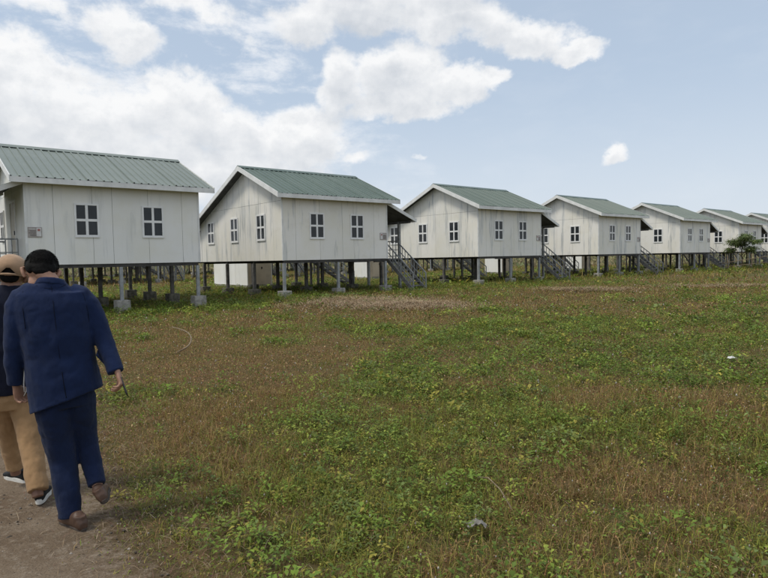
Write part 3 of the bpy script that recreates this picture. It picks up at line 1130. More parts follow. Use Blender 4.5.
def greenness(x, y):
    """0 = reddish seeding grass, 1 = leafy green weeds"""
    g = 1.2 * (fbm(x * .22 + 3, y * .22 + 8, 3) - .5) + 3.2 * (fbm(x * .95 + 31, y * .95 + 12, 4) - .5)
    for (cx, cy, rr, s) in GREEN_SPOTS: g = g + s * .45 * np.exp(-((x - cx) ** 2 + (y - cy) ** 2) / (rr * rr))
    for (cx, cy, rr, s) in BROWN_SPOTS: g = g - s * .45 * np.exp(-((x - cx) ** 2 + (y - cy) ** 2) / (rr * rr))
    u, v = uv_of(x, y)
    g = g + .9 * sstep(v, -4.5, -1.5) * (1 - sstep(v, 12, 20))
    return np.clip(.46 + .62 * g, .22, .92)


def keep_meadow(x, y, margin=0.0):
    d = path_dist(x, y) + .30 * (fbm(x * 2.5 + 7, y * 2.5 + 1, 3) - .5)
    d = d + .46 * (rng.random(np.shape(x)) ** 1.8)
    on = (d < margin) & (d > -PATH_W - margin)
    return ~on


pal_green = np.array([(.205, .225, .036), (.155, .185, .030), (.260, .250, .044), (.170, .205, .044), (.300, .265, .055)])
pal_brown = np.array([(.290, .180, .068), (.245, .128, .055), (.345, .245, .105), (.220, .170, .056), (.270, .210, .062)])
pal_leaf = np.array([(.165, .245, .038), (.200, .280, .044), (.120, .185, .034), (.245, .295, .050), (.165, .220, .066), (.145, .215, .034), (.310, .280, .055)])
pal_head = np.array([(.36, .205, .100), (.29, .150, .078), (.44, .325, .175), (.39, .265, .150)])
pick = lambda pal, n: pal[rng.integers(0, len(pal), n)] * (.60 + .75 * rng.random((n, 1)))


def fade(n_tint, P):
    return n_tint


grass_parts, weed_parts, seed_parts, straw_parts = [], [], [], []
# (count, r0, r1, blade height, width, segments, clumping)
for (n, r0, r1, hh, ww, sg, cl) in ((140000, 1.6, 7.2, .085, .0040, 2, .06), (110000, 7.2, 15, .080, .0065, 1, .10), (140000, 15, 34, .11, .017, 1, .2), (100000, 34, 85, .20, .05, 1, .5)):
    m = n // 9
    m = int(m * 1.5)
    cx, cy = scatter(m, *span(r0, r1))
    kk = belt(cx, cy, r0, r1)
    cx, cy = cx[kk], cy[kk]
    m = len(cx)
    x = np.repeat(cx, 9) + rng.normal(0, cl * .55, m * 9)
    y = np.repeat(cy, 9) + rng.normal(0, cl * .55, m * 9)
    clump = np.repeat(rng.random(m), 9)
    k = keep_meadow(x, y)
    u, v = uv_of(x, y)
    k &= ~((u > H1_OFF) & (u < 90) & (v > .3) & (v < W) & (((u - H1_OFF) % STEP < L)) & (rng.random(len(x)) < .5))
    x, y, clump = x[k], y[k], clump[k]
    g = greenness(x, y)
    isg = (rng.random(len(x)) * .9 + .05) < g
    n_ = len(x)
    u, v = uv_of(x, y)
    near_house = sstep(v, -2.6, -.8) * (1 - sstep(v, 1, 3))
    d_edge = np.clip(path_dist(x, y) / .8, .35, 1)
    h = hh * (.45 + 1.0 * rng.random(n_)) * (.65 + .7 * clump) * (.6 + .8 * fbm(x * .5, y * .5, 2)) * (1 + .9 * near_house) * d_edge
    h = np.where(isg, h, h * 1.15)
    tint = np.where(isg[:, None], pick(pal_green, n_), pick(pal_brown, n_)) * (.8 + .4 * clump[:, None])
    P = np.c_[x, y, height(x, y) - .006]
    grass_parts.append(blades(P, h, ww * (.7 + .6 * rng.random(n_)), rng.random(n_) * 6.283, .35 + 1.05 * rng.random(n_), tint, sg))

# coarse scrub and straw tufts out on the plain, seen low between the stilts
x, y = scatter(60000, 80, 420, 54, 1.6)
n_ = len(x)
P = np.c_[x, y, np.zeros(n_) - .05]
tint = pick(np.array([(.30, .27, .13), (.22, .23, .10), (.36, .31, .18), (.17, .20, .09), (.27, .22, .13)]), n_)
grass_parts.append(blades(P, (.35 + .6 * rng.random(n_) ** 2), .5 + .8 * rng.random(n_), rng.random(n_) * 6.283, .2 + .5 * rng.random(n_), tint, 1))

# leafy weeds: every plant a whorl of leaves on short stems
for (n, r0, r1, size, lv) in ((3200, 1.7, 7.5, .022, 17), (4300, 7.5, 15, .040, 12), (5000, 15, 32, .070, 8), (2500, 32, 70, .15, 7)):
    x, y = scatter(n * 3, *span(r0, r1))
    kk = belt(x, y, r0, r1)
    x, y = x[kk], y[kk]
    g = greenness(x, y) + .9 * (fbm(x * 1.9 + 40, y * 1.9 + 3, 3) - .5)
    k = keep_meadow(x, y, .34) & (rng.random(len(x)) < np.clip((g - .42) * 2.4, .03, 1))
    x, y = x[k][:n], y[k][:n]
    u, v = uv_of(x, y)
    m = len(x)
    ph = (.05 + .12 * rng.random(m) ** 1.5) * (size / .032) ** .35
    plant_t = pick(pal_leaf, m)
    plant_s = size * (.6 + .9 * rng.random(m))
    X = np.repeat(x, lv); Y = np.repeat(y, lv)
    fr_ = rng.random(m * lv)
    a = rng.random(m * lv) * 6.283
    rad = np.repeat(plant_s, lv) * (.3 + 1.5 * rng.random(m * lv))
    X = X + np.cos(a) * rad; Y = Y + np.sin(a) * rad
    P = np.c_[X, Y, height(X, Y) + np.repeat(ph, lv) * (.25 + .85 * fr_)]
    ln = np.repeat(plant_s, lv) * (.7 + .8 * rng.random(m * lv))
    t = np.repeat(plant_t, lv, 0) * (.75 + .5 * rng.random((m * lv, 1)))
    weed_parts.append(leaves(P, a + rng.normal(0, .5, m * lv), rng.normal(.25, .42, m * lv), ln, ln * (.50 + .22 * rng.random(m * lv)), t, r1 > 8))
    if r1 < 20:
        sx, sy = np.repeat(x, 3), np.repeat(y, 3)
        weed_parts.append(blades(np.c_[sx, sy, height(sx, sy) - .01], np.repeat(ph, 3) * 1.1, np.full(m * 3, .0035), rng.random(m * 3) * 6.28, .5 * rng.random(m * 3), np.tile((.075, .085, .03), (m * 3, 1)), 1))

# taller leafy clumps standing out of the sward
m = 620
x, y = scatter(m * 5, 2.4, 24)
k = keep_meadow(x, y, .5) & (rng.random(len(x)) < np.clip((greenness(x, y) - .35) * 1.6, 0, 1)) & (np.hypot(x, y) > 2.4)
x, y = x[k][:m], y[k][:m]
m = len(x)
rr_c = .10 + .28 * rng.random(m) ** 1.5
hc = rr_c * (.55 + .35 * rng.random(m))
lv = 90
X = np.repeat(x, lv); Y = np.repeat(y, lv); RC = np.repeat(rr_c, lv)
a = rng.random(m * lv) * 6.283
q = np.sqrt(rng.random(m * lv))
X = X + np.cos(a) * q * RC; Y = Y + np.sin(a) * q * RC
P = np.c_[X, Y, height(X, Y) + .02 + np.repeat(hc, lv) * np.sqrt(np.clip(1 - q * q, .05, 1)) * (.35 + .75 * rng.random(m * lv))]
ln = np.repeat(.018 + .024 * rng.random(m), lv) * (.7 + .7 * rng.random(m * lv)) * np.clip(np.hypot(X, Y) / 9, 1, 2)
t = np.repeat(pick(pal_leaf[:6], m), lv, 0) * (.75 + .5 * rng.random((m * lv, 1)))
weed_parts.append(leaves(P, a + rng.normal(0, .5, m * lv), rng.normal(.2, .4, m * lv), ln, ln * (.5 + .25 * rng.random(m * lv)), t))

# small leaf scraps of every colour through the sward
for (n, r0, r1, size, zt) in ((110000, 1.6, 7.5, .014, .10), (170000, 7.5, 16, .026, .12), (140000, 16, 36, .055, .14)):
    x, y = scatter(int(n * 1.5), *span(r0, r1))
    k = keep_meadow(x, y, .03) & belt(x, y, r0, r1)
    x, y = x[k], y[k]
    m = len(x)
    g = greenness(x, y)
    isg = rng.random(m) < g
    t = np.where(isg[:, None], pick(pal_leaf, m), np.where(rng.random((m, 1)) < .5, pick(pal_brown, m), pick(pal_head, m))) * (.45 + .95 * rng.random((m, 1)))
    P = np.c_[x, y, height(x, y) + zt * rng.random(m) ** 1.3 * np.clip(path_dist(x, y), .3, 1)]
    ln = size * (.5 + 1.0 * rng.random(m))
    seed_parts.append(leaves(P, rng.random(m) * 6.283, rng.normal(.2, .6, m), ln, ln * (.35 + .4 * rng.random(m)), t, True))

# seeding stems with rusty heads, tiny white flowers
for (n, r0, r1, sh, wst, rd) in ((15000, 1.7, 8, .13, .0018, .0050), (17000, 8, 18, .13, .0025, .0095), (12000, 18, 40, .15, .007, .020)):
    x, y = scatter(n * 3, *span(r0, r1))
    kk = belt(x, y, r0, r1)
    x, y = x[kk], y[kk]
    g = greenness(x, y)
    k = keep_meadow(x, y, .08) & (rng.random(len(x)) < np.clip(1.02 - g * .95, .04, 1))
    x, y = x[k][:n], y[k][:n]
    m = len(x)
    h = sh * (.45 + .9 * rng.random(m)) * np.clip(path_dist(x, y), .45, 1)
    a = rng.random(m) * 6.283
    le = .15 + .85 * rng.random(m)
    P = np.c_[x, y, height(x, y)]
    seed_parts.append(blades(P, h, np.full(m, wst), a, le, pick(pal_head, m) * .8, 2 if r1 < 10 else 1, 1.2))
    tip = P + np.c_[np.cos(a) * le * h, np.sin(a) * le * h, h * np.sqrt(1 - (le * .75) ** 2)]
    seed_parts.append(dots(tip, rd * (.6 + .8 * rng.random(m)), pick(pal_head, m)))
    f = rng.random(m) < (.055 if r1 < 20 else .03)
    tf = tip[f] + np.array([0, 0, .012])
    seed_parts.append(dots(tf, rd * (.9 + .9 * rng.random(len(tf))), np.tile((.62, .58, .52), (len(tf), 1)) * (.7 + .4 * rng.random((len(tf), 1)))))

# dry straw lying about, thick along the edge of the path
x, y = scatter(60000, 1.5, 9)
pd = path_dist(x, y)
k = (rng.random(len(x)) < np.exp(-(np.abs(pd - .02) / .42) ** 1.3) + .09) & (pd > -PATH_W)
x, y = x[k], y[k]
n_ = len(x)
P = np.c_[x, y, height(x, y) + .014 + .035 * rng.random(n_) * (path_dist(x, y) > 0)]
pal_straw = np.array([(.30, .22, .14), (.22, .155, .095), (.16, .105, .075), (.36, .29, .20), (.19, .10, .075)])
vs, ts, ks = blades(P, .04 + .10 * rng.random(n_), np.full(n_, .0028), rng.random(n_) * 6.283, np.full(n_, .9), pick(pal_straw, n_), 2)
# flatten them towards the ground
base = np.repeat(P[:, 2], 5)
vs[:, 2] = base + (vs[:, 2] - base) * .28
straw_parts.append((vs, ts, ks))
# the heap of cut dry grass by the second house's stairs
hx, hy = [], []
for (cx, cy, rx_, ry_, cnt) in ((-.5, 20.0, 1.9, 1.3, 6500), (1.0, 18.6, 1.5, .9, 3500), (8.5, 25.0, 1.8, .5, 2500), (15.5, 27.5, 3, .6, 2500)):
    a = rng.random(cnt) * 6.283; q = np.sqrt(rng.random(cnt))
    hx.append(cx + rx_ * .62 * rng.normal(size=cnt)); hy.append(cy + ry_ * .75 * rng.normal(size=cnt))
x, y = np.concatenate(hx), np.concatenate(hy)
n_ = len(x)
P = np.c_[x, y, height(x, y) + .02 + .09 * rng.random(n_)]
vs, ts, ks = blades(P, .18 + .25 * rng.random(n_), np.full(n_, .011), rng.random(n_) * 6.283, np.full(n_, .95), pick(pal_straw[[0, 1, 3]], n_) * 1.35, 2)
base = np.repeat(P[:, 2], 5)
vs[:, 2] = base + (vs[:, 2] - base) * .30
straw_parts.append((vs, ts, ks))

for nm, parts, mt, lb, ct_ in (('grass', grass_parts, 'plant', 'short mixed green and rusty brown grass covering the meadow', 'grass'),
                               ('weeds', weed_parts, 'plant', 'low leafy green weeds spreading in patches over the meadow', 'weeds'),
                               ('seeding_grass', seed_parts, 'plant', 'thin rusty seeding stems and tiny white flowers in the meadow', 'grass'),
                               ('dry_straw', straw_parts, 'straw', 'dry straw lying along the path and heaped near the stairs', 'straw')):
    v_, t_, k_ = pack(parts)
    tag(link(nm, np_mesh(nm, v_, t_, M[mt], k_)), lb, ct_, kind='stuff')

# pebbles and crumbs on the path
x, y = scatter(26000, 1.5, 8, 60)
pd = path_dist(x, y)
k = (pd < .1) & (pd > -PATH_W)
x, y = x[k], y[k]
n_ = len(x)
rr = .002 + .011 * rng.random(n_) ** 4
o8 = np.array([(1, 0, 0), (0, 1, 0), (-1, 0, 0), (0, -1, 0), (0, 0, .7), (0, 0, -.7)])
jit = .6 + .7 * rng.random((n_, 6, 1))
v_ = (np.c_[x, y, height(x, y) + .014 + .3 * rr][:, None] + o8[None] * jit * rr[:, None, None]).reshape(-1, 3)
b = 6 * np.arange(n_)[:, None]
t_ = np.concatenate([b + np.array(q) for q in ((0, 1, 4), (1, 2, 4), (2, 3, 4), (3, 0, 4), (1, 0, 5), (2, 1, 5), (3, 2, 5), (0, 3, 5))], 0)
pal_st = np.array([(.20, .17, .14), (.13, .11, .09), (.28, .25, .22), (.09, .075, .06)])
tag(link('pebbles', np_mesh('pebbles', v_, t_, M['straw'], np.repeat(pick(pal_st, n_), 6, 0))), 'small pebbles and crumbs of earth strewn on the dirt path', 'pebbles', kind='stuff')


# ------------------------------------------------------------------ bushy tree by the sixth house
def bush_tree(x, y, h, spread, label, nl=3600, name='small_tree'):
    g = hgt(x, y)
    r_ = empty(name, (x, y, g))
    rnd = random.Random(5 + int(x))
    tr = MB()
    tops = []
    tr.tube([(0, 0, -.1), (.03, .02, h * .3), (-.03, .04, h * .55), (.02, 0, h * .85)], [.06, .05, .04, .015], 7)
    for k in range(9):
        a = k * 2.4 + rnd.random() * .5
        z0 = h * (.35 + .06 * k)
        e = Vector((math.cos(a) * spread * (.55 + .5 * rnd.random()), math.sin(a) * spread * (.55 + .5 * rnd.random()), z0 + h * (.16 + .14 * rnd.random())))
        tr.tube([(0, 0, z0), (e.x * .5, e.y * .5, (z0 + e.z) / 2 + .06), tuple(e)], [.025, .018, .008], 5)
        tops.append(e)
    tops.append(Vector((0, 0, h * .95)))
    tr.build('trunk', M['bark'], r_, smooth=True)
    per = nl // len(tops)
    Ps, As, Ts, Ks, Ls = [], [], [], [], []
    for e in tops:
        cl = rng.normal(0, 1, (per, 3)) * np.array([.30, .30, .14]) * spread * .62
        Ps.append(cl + np.array(e)); As.append(np.arctan2(cl[:, 1], cl[:, 0]) + rng.normal(0, .4, per))
        Ts.append(rng.normal(-.05, .45, per))
        Ks.append(pick(np.array([(.13, .185, .06), (.16, .21, .075), (.10, .15, .05), (.19, .22, .09)]), per) * (.7 + .6 * rnd.random()))
        Ls.append(.15 + .13 * rng.random(per))
    P = np.concatenate(Ps); ln = np.concatenate(Ls)
    v_, t_, k_ = leaves(P, np.concatenate(As), np.concatenate(Ts), ln, ln * .42, np.concatenate(Ks))
    o_ = link('crown', np_mesh('crown', v_, t_, M['plant'], k_), r_)
    tag(r_, label, 'tree')


tp = px(742, 262, 50.0)
bush_tree(tp.x, tp.y, 2.55, 1.1, 'small bushy green tree in front of the sixth stilt house')

# pole rail by the tree
fp = px(752, 262, 48.5)
fr_ = empty('pole_rail', (fp.x, fp.y, hgt(fp.x, fp.y)), TH - .5)
for k, xx in enumerate((-2.2, 0.0, 2.1)):
    MB().tube([(xx, 0, -.2), (xx + .05 * (k - 1), .02, 1.15 + .1 * k)], [.045, .035], 7).build('post', M['bark_pale'], fr_, smooth=True)
MB().tube([(-2.8, -.05, .55), (0, -.05, .88), (2.6, -.05, 1.18)], .028, 7).build('rail', M['bark_pale'], fr_, smooth=True)
MB().tube([(-2.6, -.06, .28), (2.4, -.06, .62)], .022, 7).build('rail', M['bark_pale'], fr_, smooth=True)
tag(fr_, 'weathered pole rail leaning beside the bushy tree at the right edge', 'fence')

# arched dry stem and litter in the meadow
def ground_pt(x, y):
    d = Fv * F_PX + Rv * (x - 384) - Uv * (y - 289)
    t = -CAM_H / d.z
    p = Vector((0, 0, CAM_H)) + d * t
    return Vector((p.x, p.y, hgt(p.x, p.y)))


def spline(ps, k=6):
    out = []
    for i in range(len(ps) - 1):
        p0, p1, p2, p3 = ps[max(i - 1, 0)], ps[i], ps[i + 1], ps[min(i + 2, len(ps) - 1)]
        for q in range(k):
            t = q / k
            out.append(.5 * ((2 * p1) + (p2 - p0) * t + (2 * p0 - 5 * p1 + 4 * p2 - p3) * t * t + (3 * p1 - p0 - 3 * p2 + p3) * t ** 3))
    return out + [ps[-1]]


sp_ = spline([px(166, 358, 11.0), px(180, 351, 10.6), px(189, 345, 10.6), px(191, 337, 10.8), px(185, 331, 11.0), px(172, 327, 11.2)])
MBt = MB().tube(sp_, [.019 - .010 * i / len(sp_) for i in range(len(sp_))], 7)
tag(MBt.build('fallen_branch', M['bark_pale'], None, smooth=True), 'arched bare dry branch lying in the brown grass', 'branch')
a, b = ground_pt(478, 488), ground_pt(512, 512)
MBt = MB().tube([a + Vector((0, 0, .10)), a.lerp(b, .35) + Vector((0, .03, .14)), a.lerp(b, .7) + Vector((0, .03, .12)), b + Vector((0, 0, .05))], [.003, .004, .004, .004], 6)
tag(MBt.build('fallen_twig', M['bark_pale'], None, smooth=True), 'thin bent dry twig lying in the foreground weeds', 'twig')


def litter(p, s, mat, label):
    n = 7
    vs, fs = [], []
    rr_ = random.Random(int(p.x * 100))
    for j in range(n):
        for i in range(n):
            x, y = (i / (n - 1) - .5) * s * 1.5, (j / (n - 1) - .5) * s
            vs.append((x + rr_.uniform(-.1, .1) * s, y + rr_.uniform(-.1, .1) * s, s * (.20 + .5 * rr_.random() * (1 - (2 * abs(i / (n - 1) - .5)) ** 2))))
    fs = [(j * n + i, j * n + i + 1, (j + 1) * n + i + 1, (j + 1) * n + i) for j in range(n - 1) for i in range(n - 1)]
    o_ = MB().add(vs, fs).build('litter', mat, None, p)
    so_ = o_.modifiers.new('thick', 'SOLIDIFY'); so_.thickness = .004
    tag(o_, label, 'litter')


litter(ground_pt(732, 366) + Vector((0, 0, .10)), .07, M['paper'], 'crumpled white scrap in the meadow on the right')
litter(ground_pt(477, 534) + Vector((0, 0, .07)), .07, M['grey_paper'], 'crumpled grey scrap in the foreground weeds')


# ------------------------------------------------------------------ people
def remesh(o, voxel, smooth_it=6, wr=0.0, wscale=.12, crease=0.0):
    r_ = o.modifiers.new('skin', 'REMESH'); r_.mode = 'VOXEL'; r_.voxel_size = voxel; r_.use_smooth_shade = True
    s_ = o.modifiers.new('soft', 'SMOOTH'); s_.iterations = smooth_it; s_.factor = .5
    if wr:
        t_ = bpy.data.textures.new('folds', 'CLOUDS'); t_.noise_scale = wscale; t_.noise_depth = 2
        d_ = o.modifiers.new('folds', 'DISPLACE'); d_.texture = t_; d_.strength = wr; d_.mid_level = .5; d_.texture_coords = 'GLOBAL'
        if crease:
            t2 = bpy.data.textures.new('creases', 'CLOUDS'); t2.noise_type = 'HARD_NOISE'; t2.noise_scale = .11; t2.noise_depth = 1
            d2 = o.modifiers.new('creases', 'DISPLACE'); d2.texture = t2; d2.strength = crease; d2.mid_level = .4; d2.texture_coords = 'GLOBAL'
    return o


def hand(mb, wrist, knuckle, palm_n, side, curl, scale=1.0, thumb_sign=1):
    """palm and five bent fingers added to a body mesh; side = thumb side direction"""
    wrist, knuckle = Vector(wrist), Vector(knuckle)
    t = (knuckle - wrist).normalized()
    s = Vector(side); s = (s - t * s.dot(t)).normalized()
    nrm = Vector(palm_n); nrm = (nrm - t * nrm.dot(t) - s * nrm.dot(s)).normalized()
    ln = .085 * scale
    kn = wrist + t * ln
    mb.loft([(wrist - t * .05, .026, .021), (wrist, .027, .018), (wrist + t * ln * .5, .037, .016), (kn, .040, .014), (kn + t * .008, .034, .010)], s, 14)
    for i, (off, l) in enumerate(((.031, .072), (.0105, .080), (-.0105, .074), (-.031, .058))):
        base = kn + s * off - t * .008
        pts = [base]
        d = t.copy()
        ang = 0
        for j, fr in enumerate((.45, .32, .25)):
            ang += curl * (1.0, 1.15, .9)[j] * (1 + .08 * i)
            d = t * math.cos(ang) + nrm * math.sin(ang)
            pts.append(pts[-1] + d * l * fr * scale)
        mb.tube(pts, [.0082, .0080, .0074, .0064], 9)
    tb = wrist + t * .025 + s * .022
    mb.tube([tb, tb + (t * .55 + s * .75 + nrm * .15) * .036, tb + (t * .55 + s * .75 + nrm * .15) * .036 + (t * .8 + s * .2 + nrm * .5) * .032, tb + (t * .55 + s * .75 + nrm * .15) * .036 + (t * .8 + s * .2 + nrm * .5) * .032 + (t * .75 + nrm * .6) * .024],
            [.014, .0115, .0105, .008], 9)


def head(mb, c, fwd, up, s=1.0):
    """skull, jaw, nose, brow, lips and ears added to a body mesh"""
    c, f = Vector(c), Vector(fwd).normalized()
    u = Vector(up); u = (u - f * u.dot(f)).normalized()
    r_ = f.cross(u)
    ax = (r_, f, u)
    at = lambda x, y, z: c + (r_ * x + f * y + u * z) * s
    mb.ball(at(0, -.012, .028), (.076 * s, .096 * s, .092 * s), ax, 20, 14)
    mb.ball(at(0, .022, -.045), (.060 * s, .070 * s, .072 * s), ax, 18, 12)
    mb.ball(at(0, .062, -.088), (.024 * s, .022 * s, .018 * s), ax, 10, 8)            # chin
    mb.tube([at(0, .086, .022), at(0, .104, -.008), at(0, .108, -.026), at(0, .084, -.034)], [.009 * s, .012 * s, .016 * s, .010 * s], 8)   # nose
    mb.tube([at(-.04, .074, .030), at(0, .088, .030), at(.04, .074, .030)], .010 * s, 8)  # brow
    mb.tube([at(-.024, .078, -.056), at(0, .088, -.055), at(.024, .078, -.056)], .008 * s, 8)   # lips
    for sx in (-1, 1):
        mb.tube([at(sx * .074, -.004, -.036), at(sx * .086, -.014, -.014), at(sx * .094, -.020, .012), at(sx * .088, -.008, .026), at(sx * .076, .006, .010)], [.009 * s, .011 * s, .011 * s, .010 * s, .007 * s], 8)   # ears
    return at, ax


def eyes(parent, at):
    for sx in (-1, 1):
        MB().ball(at(sx * .031, .072, .008), .0125).build('eye', M['eye'], parent, smooth=True)


def shoe(parent, heel, toe, up, mat, solemat, width=.05, length=.285, hgt_=.105, sole_h=.026):
    heel, d = Vector(heel), (Vector(toe) - Vector(heel)).normalized()
    u = Vector(up); u = (u - d * u.dot(d)).normalized()
    s = d.cross(u)
    P = lambda x, z: heel + d * x + u * z
    prof = [(-.004, .022, .035, .05), (.012, .033, .055, .058), (.06, .036, .078, .050), (.11, .038, .066, .040), (.16, .045, .046, .030), (.21, .047, .034, .024), (.25, .040, .026, .018), (.278, .022, .018, .014)]
    k = length / .285
    mb = MB()
    rings = []
    for x, hw, hz, zc in prof:
        top = min(hgt_, hz * 1.35)
        rings.append((P(x * k, sole_h * .5 + top * .5), hw * width / .05, top * .5, d))
    mb.loft(rings, s, 18, 2.6)
    # collar round the ankle
    mb.loft([(P(.05 * k, .05), .036, .045, u), (P(.047 * k, .08), .037, .044, u), (P(.045 * k, .095), .036, .042, u)], s, 16)
    o_ = mb.build('shoe', mat, parent, smooth=True)
    remesh(o_, .006, 3)
    n = 20
    out = []
    for i in range(n):
        a = 2 * math.pi * i / n
        xx = .137 + .150 * math.cos(a)
        hw = (.042 if xx > .15 else .036) * (1.14 if .15 < xx < .24 else 1.0)
        out.append((xx * k, hw * math.copysign(abs(math.sin(a)) ** .75, math.sin(a)) * width / .05))
    vs = [P(x, z) + s * y for z in (0, sole_h) for x, y in out]
    fs = [tuple(range(n - 1, -1, -1)), tuple(range(n, 2 * n))] + [(i, (i + 1) % n, n + (i + 1) % n, n + i) for i in range(n)]
    MB().add(vs, fs).build('sole', solemat, o_, bevel=.003)
    return o_


# ---- man in the navy suit, mid-stride with his right foot swinging
pg = ground_pt(68, 533)
man = empty('person', (pg.x, pg.y, 0))
tag(man, 'person in navy blue suit and brown shoes walking away with bowed head', 'person')
man_inv = Matrix.Translation((-pg.x, -pg.y, 0))


def settle(root):
    """children were modelled in world space: bring them into the root's frame"""
    off = Vector(root.location)
    for ch in root.children:
        ch.location = Vector(ch.location) - off


side = Vector((.93, .36, 0)).normalized()
sk = MB()
head_c = px(41, 273.5, 3.61)
hf = Vector((-.42, .70, -.58))
at, ax = head(sk, head_c, hf, (-.05, .35, .93), 1.06)
nk = px(50, 281, 3.575)
sk.tube([head_c + Vector((.01, -.01, -.03)), px(45, 274, 3.57), nk, px(52, 296, 3.585)], [.052, .054, .052, .045], 14)
sk.loft([(px(53, 291, 3.58), .07, .045), (px(54, 300, 3.58), .17, .09), (px(57, 330, 3.59), .16, .10), (px(60, 365, 3.6), .14, .095), (px(64, 398, 3.61), .15, .10)], side, 16)
armR = [(px(80, 298, 3.65), .04), (px(102.5, 336, 3.67), .038), (px(116, 371, 3.60), .028)]
armL = [(px(24, 298, 3.53), .04), (px(14, 346, 3.515), .038), (px(16, 383, 3.565), .028)]
for ar in (armR, armL): sk.tube([p for p, r in ar], [r for p, r in ar], 12)
wr, wl = armR[-1][0], armL[-1][0]
hand(sk, px(117.5, 372, 3.595), px(121, 384, 3.58), (-.75, .35, -.1), (-.3, .75, -.2), .62, .95)
hand(sk, px(16.8, 386, 3.57), px(20.5, 398, 3.59), (.6, .5, 0), (.3, .9, 0), .5, .9)
legL = [(px(52, 404, 3.59), .07), (px(63, 461, 3.63), .05), (px(70.5, 521, 3.57), .036)]
legR = [(px(79, 400, 3.66), .065), (px(86.5, 441, 3.725), .045), (px(93, 468, 3.69), .035), (px(98, 488, 3.64), .031)]
for lg in (legL, legR): sk.tube([p for p, r in lg], [r for p, r in lg], 12)
body = sk.build('body', M['skin'], man, smooth=True)
remesh(body, .004, 2)
eyes(man, at)
# hair: close cropped cap over crown and back of the head
hm = MB()
hm.ball(at(0, -.020, .042), (.081 * 1.04, .098 * 1.04, .084 * 1.04), ax, 24, 16)
hm.ball(at(0, -.064, .004), (.060, .042, .056), ax, 18, 12)
hm.ball(at(0, -.070, -.026), (.046, .026, .030), ax, 16, 10)
for sx in (-1, 1): hm.ball(at(sx * .050, -.056, .000), (.028, .032, .042), ax, 14, 10)
for sx in (-1, 1): hm.ball(at(sx * .064, -.020, .034), (.022, .050, .034), ax, 12, 10)
ho = hm.build('hair', M['hair'], man, smooth=True)
remesh(ho, .006, 2, .006, .02)


def strands(parent, at, n, mat, lo):
    """short hairs lying back over crown, sides and nape"""
    V, F = [], []
    rs = random.Random(3)
    for _ in range(n):
        z = rs.uniform(-.75, 1); a = rs.uniform(0, 6.283)
        c_ = math.sqrt(1 - z * z)
        x_, y_ = c_ * math.cos(a), c_ * math.sin(a)
        if y_ > .45 and z < .55: continue
        if z < lo - .25 * y_ + (.45 if abs(x_) > .72 else 0): continue
        b0 = Vector((x_ * .082, -.018 + y_ * .098, .042 + z * .084))
        out_ = Vector((x_, y_, z)).normalized()
        lie = Vector((rs.gauss(0, .35), -.35 + rs.gauss(0, .3), -.75 + .7 * max(z, 0) + rs.gauss(0, .25)))
        lie = (lie - out_ * lie.dot(out_)).normalized()
        tp_ = b0 + lie * rs.uniform(.010, .020) + out_ * rs.uniform(.003, .0075)
        sd_ = lie.cross(out_) * .0011
        i_ = len(V)
        V += [at(*(b0 - sd_)), at(*(b0 + sd_)), at(*tp_)]
        F.append((i_, i_ + 1, i_ + 2))
    MB().add(V, F).build('hair_strand_layer', mat, parent)


strands(ho, at, 6500, M['hair'], -.52)
# jacket
jk = MB()
hemt = Vector((.34, .02, -1))
jk.loft([(px(51, 280, 3.578), .066, .064), (px(51.5, 284, 3.578), .084, .074), (px(50.5, 287, 3.58), .140, .080), (px(50, 293, 3.58), .205, .100), (px(52, 306, 3.58), .212, .120), (px(57, 335, 3.59), .198, .128),
         (px(60, 355, 3.60), .192, .128), (px(63, 375, 3.60), .200, .135), (px(66, 392, 3.61), .208, .142, hemt), (px(67.5, 400, 3.61), .211, .145, hemt)], side, 24, 2.3)
jk.tube([px(70, 293, 3.63), px(80, 296, 3.645), px(88, 305, 3.66), px(95, 319, 3.675), px(103, 337, 3.67), px(110.5, 357, 3.63), px(116, 372, 3.60)], [.060, .066, .068, .064, .056, .051, .047], 16)
jk.tube([px(38, 296, 3.56), px(29, 296, 3.54), px(22, 299, 3.53), px(17.5, 307, 3.52), px(15.5, 324, 3.51), px(14, 345, 3.515), px(14, 365, 3.54), px(16, 384, 3.565)], [.056, .064, .070, .070, .063, .057, .051, .046], 16)
jo = jk.build('jacket', M['suit'], man, smooth=True)
remesh(jo, .007, 5, .005, .085, .008)
cl = MB()
cl.loft([(px(51, 279.0, 3.578), .070, .068, (0, .25, 1)), (px(51, 286, 3.58), .092, .082, (0, .25, 1))], side, 20)
co = cl.build('collar', M['suit'], jo, smooth=True)
remesh(co, .007, 3)
# pocket flap on the right hip
fl0 = px(95, 352, 3.60)
MB().bar(fl0 + Vector((.0, .03, 0)), px(101, 362, 3.60) + Vector((0, .06, 0)), .10, .012, (1, .3, 0)).build('pocket_flap', M['suit'], jo, bevel=.004)
# seams and vent laid on the cloth
from mathutils.bvhtree import BVHTree
bpy.context.view_layer.update()
dg = bpy.context.evaluated_depsgraph_get()


def on_cloth(tree, pts, rad, lift=.0):
    out = []
    eye = Vector((0, 0, CAM_H))
    for i in range(len(pts) - 1):
        for k in range(10):
            t = k / 10
            x_, y_ = pts[i][0] * (1 - t) + pts[i + 1][0] * t, pts[i][1] * (1 - t) + pts[i + 1][1] * t
            d_ = (px(x_, y_, 3.0) - eye).normalized()
            hit = tree.ray_cast(eye, d_)
            if hit[0] is not None and abs(hit[0].y - 3.5) < .5: out.append(hit[0] - d_ * lift)
    return MB().tube(out, rad, 6) if len(out) > 2 else None


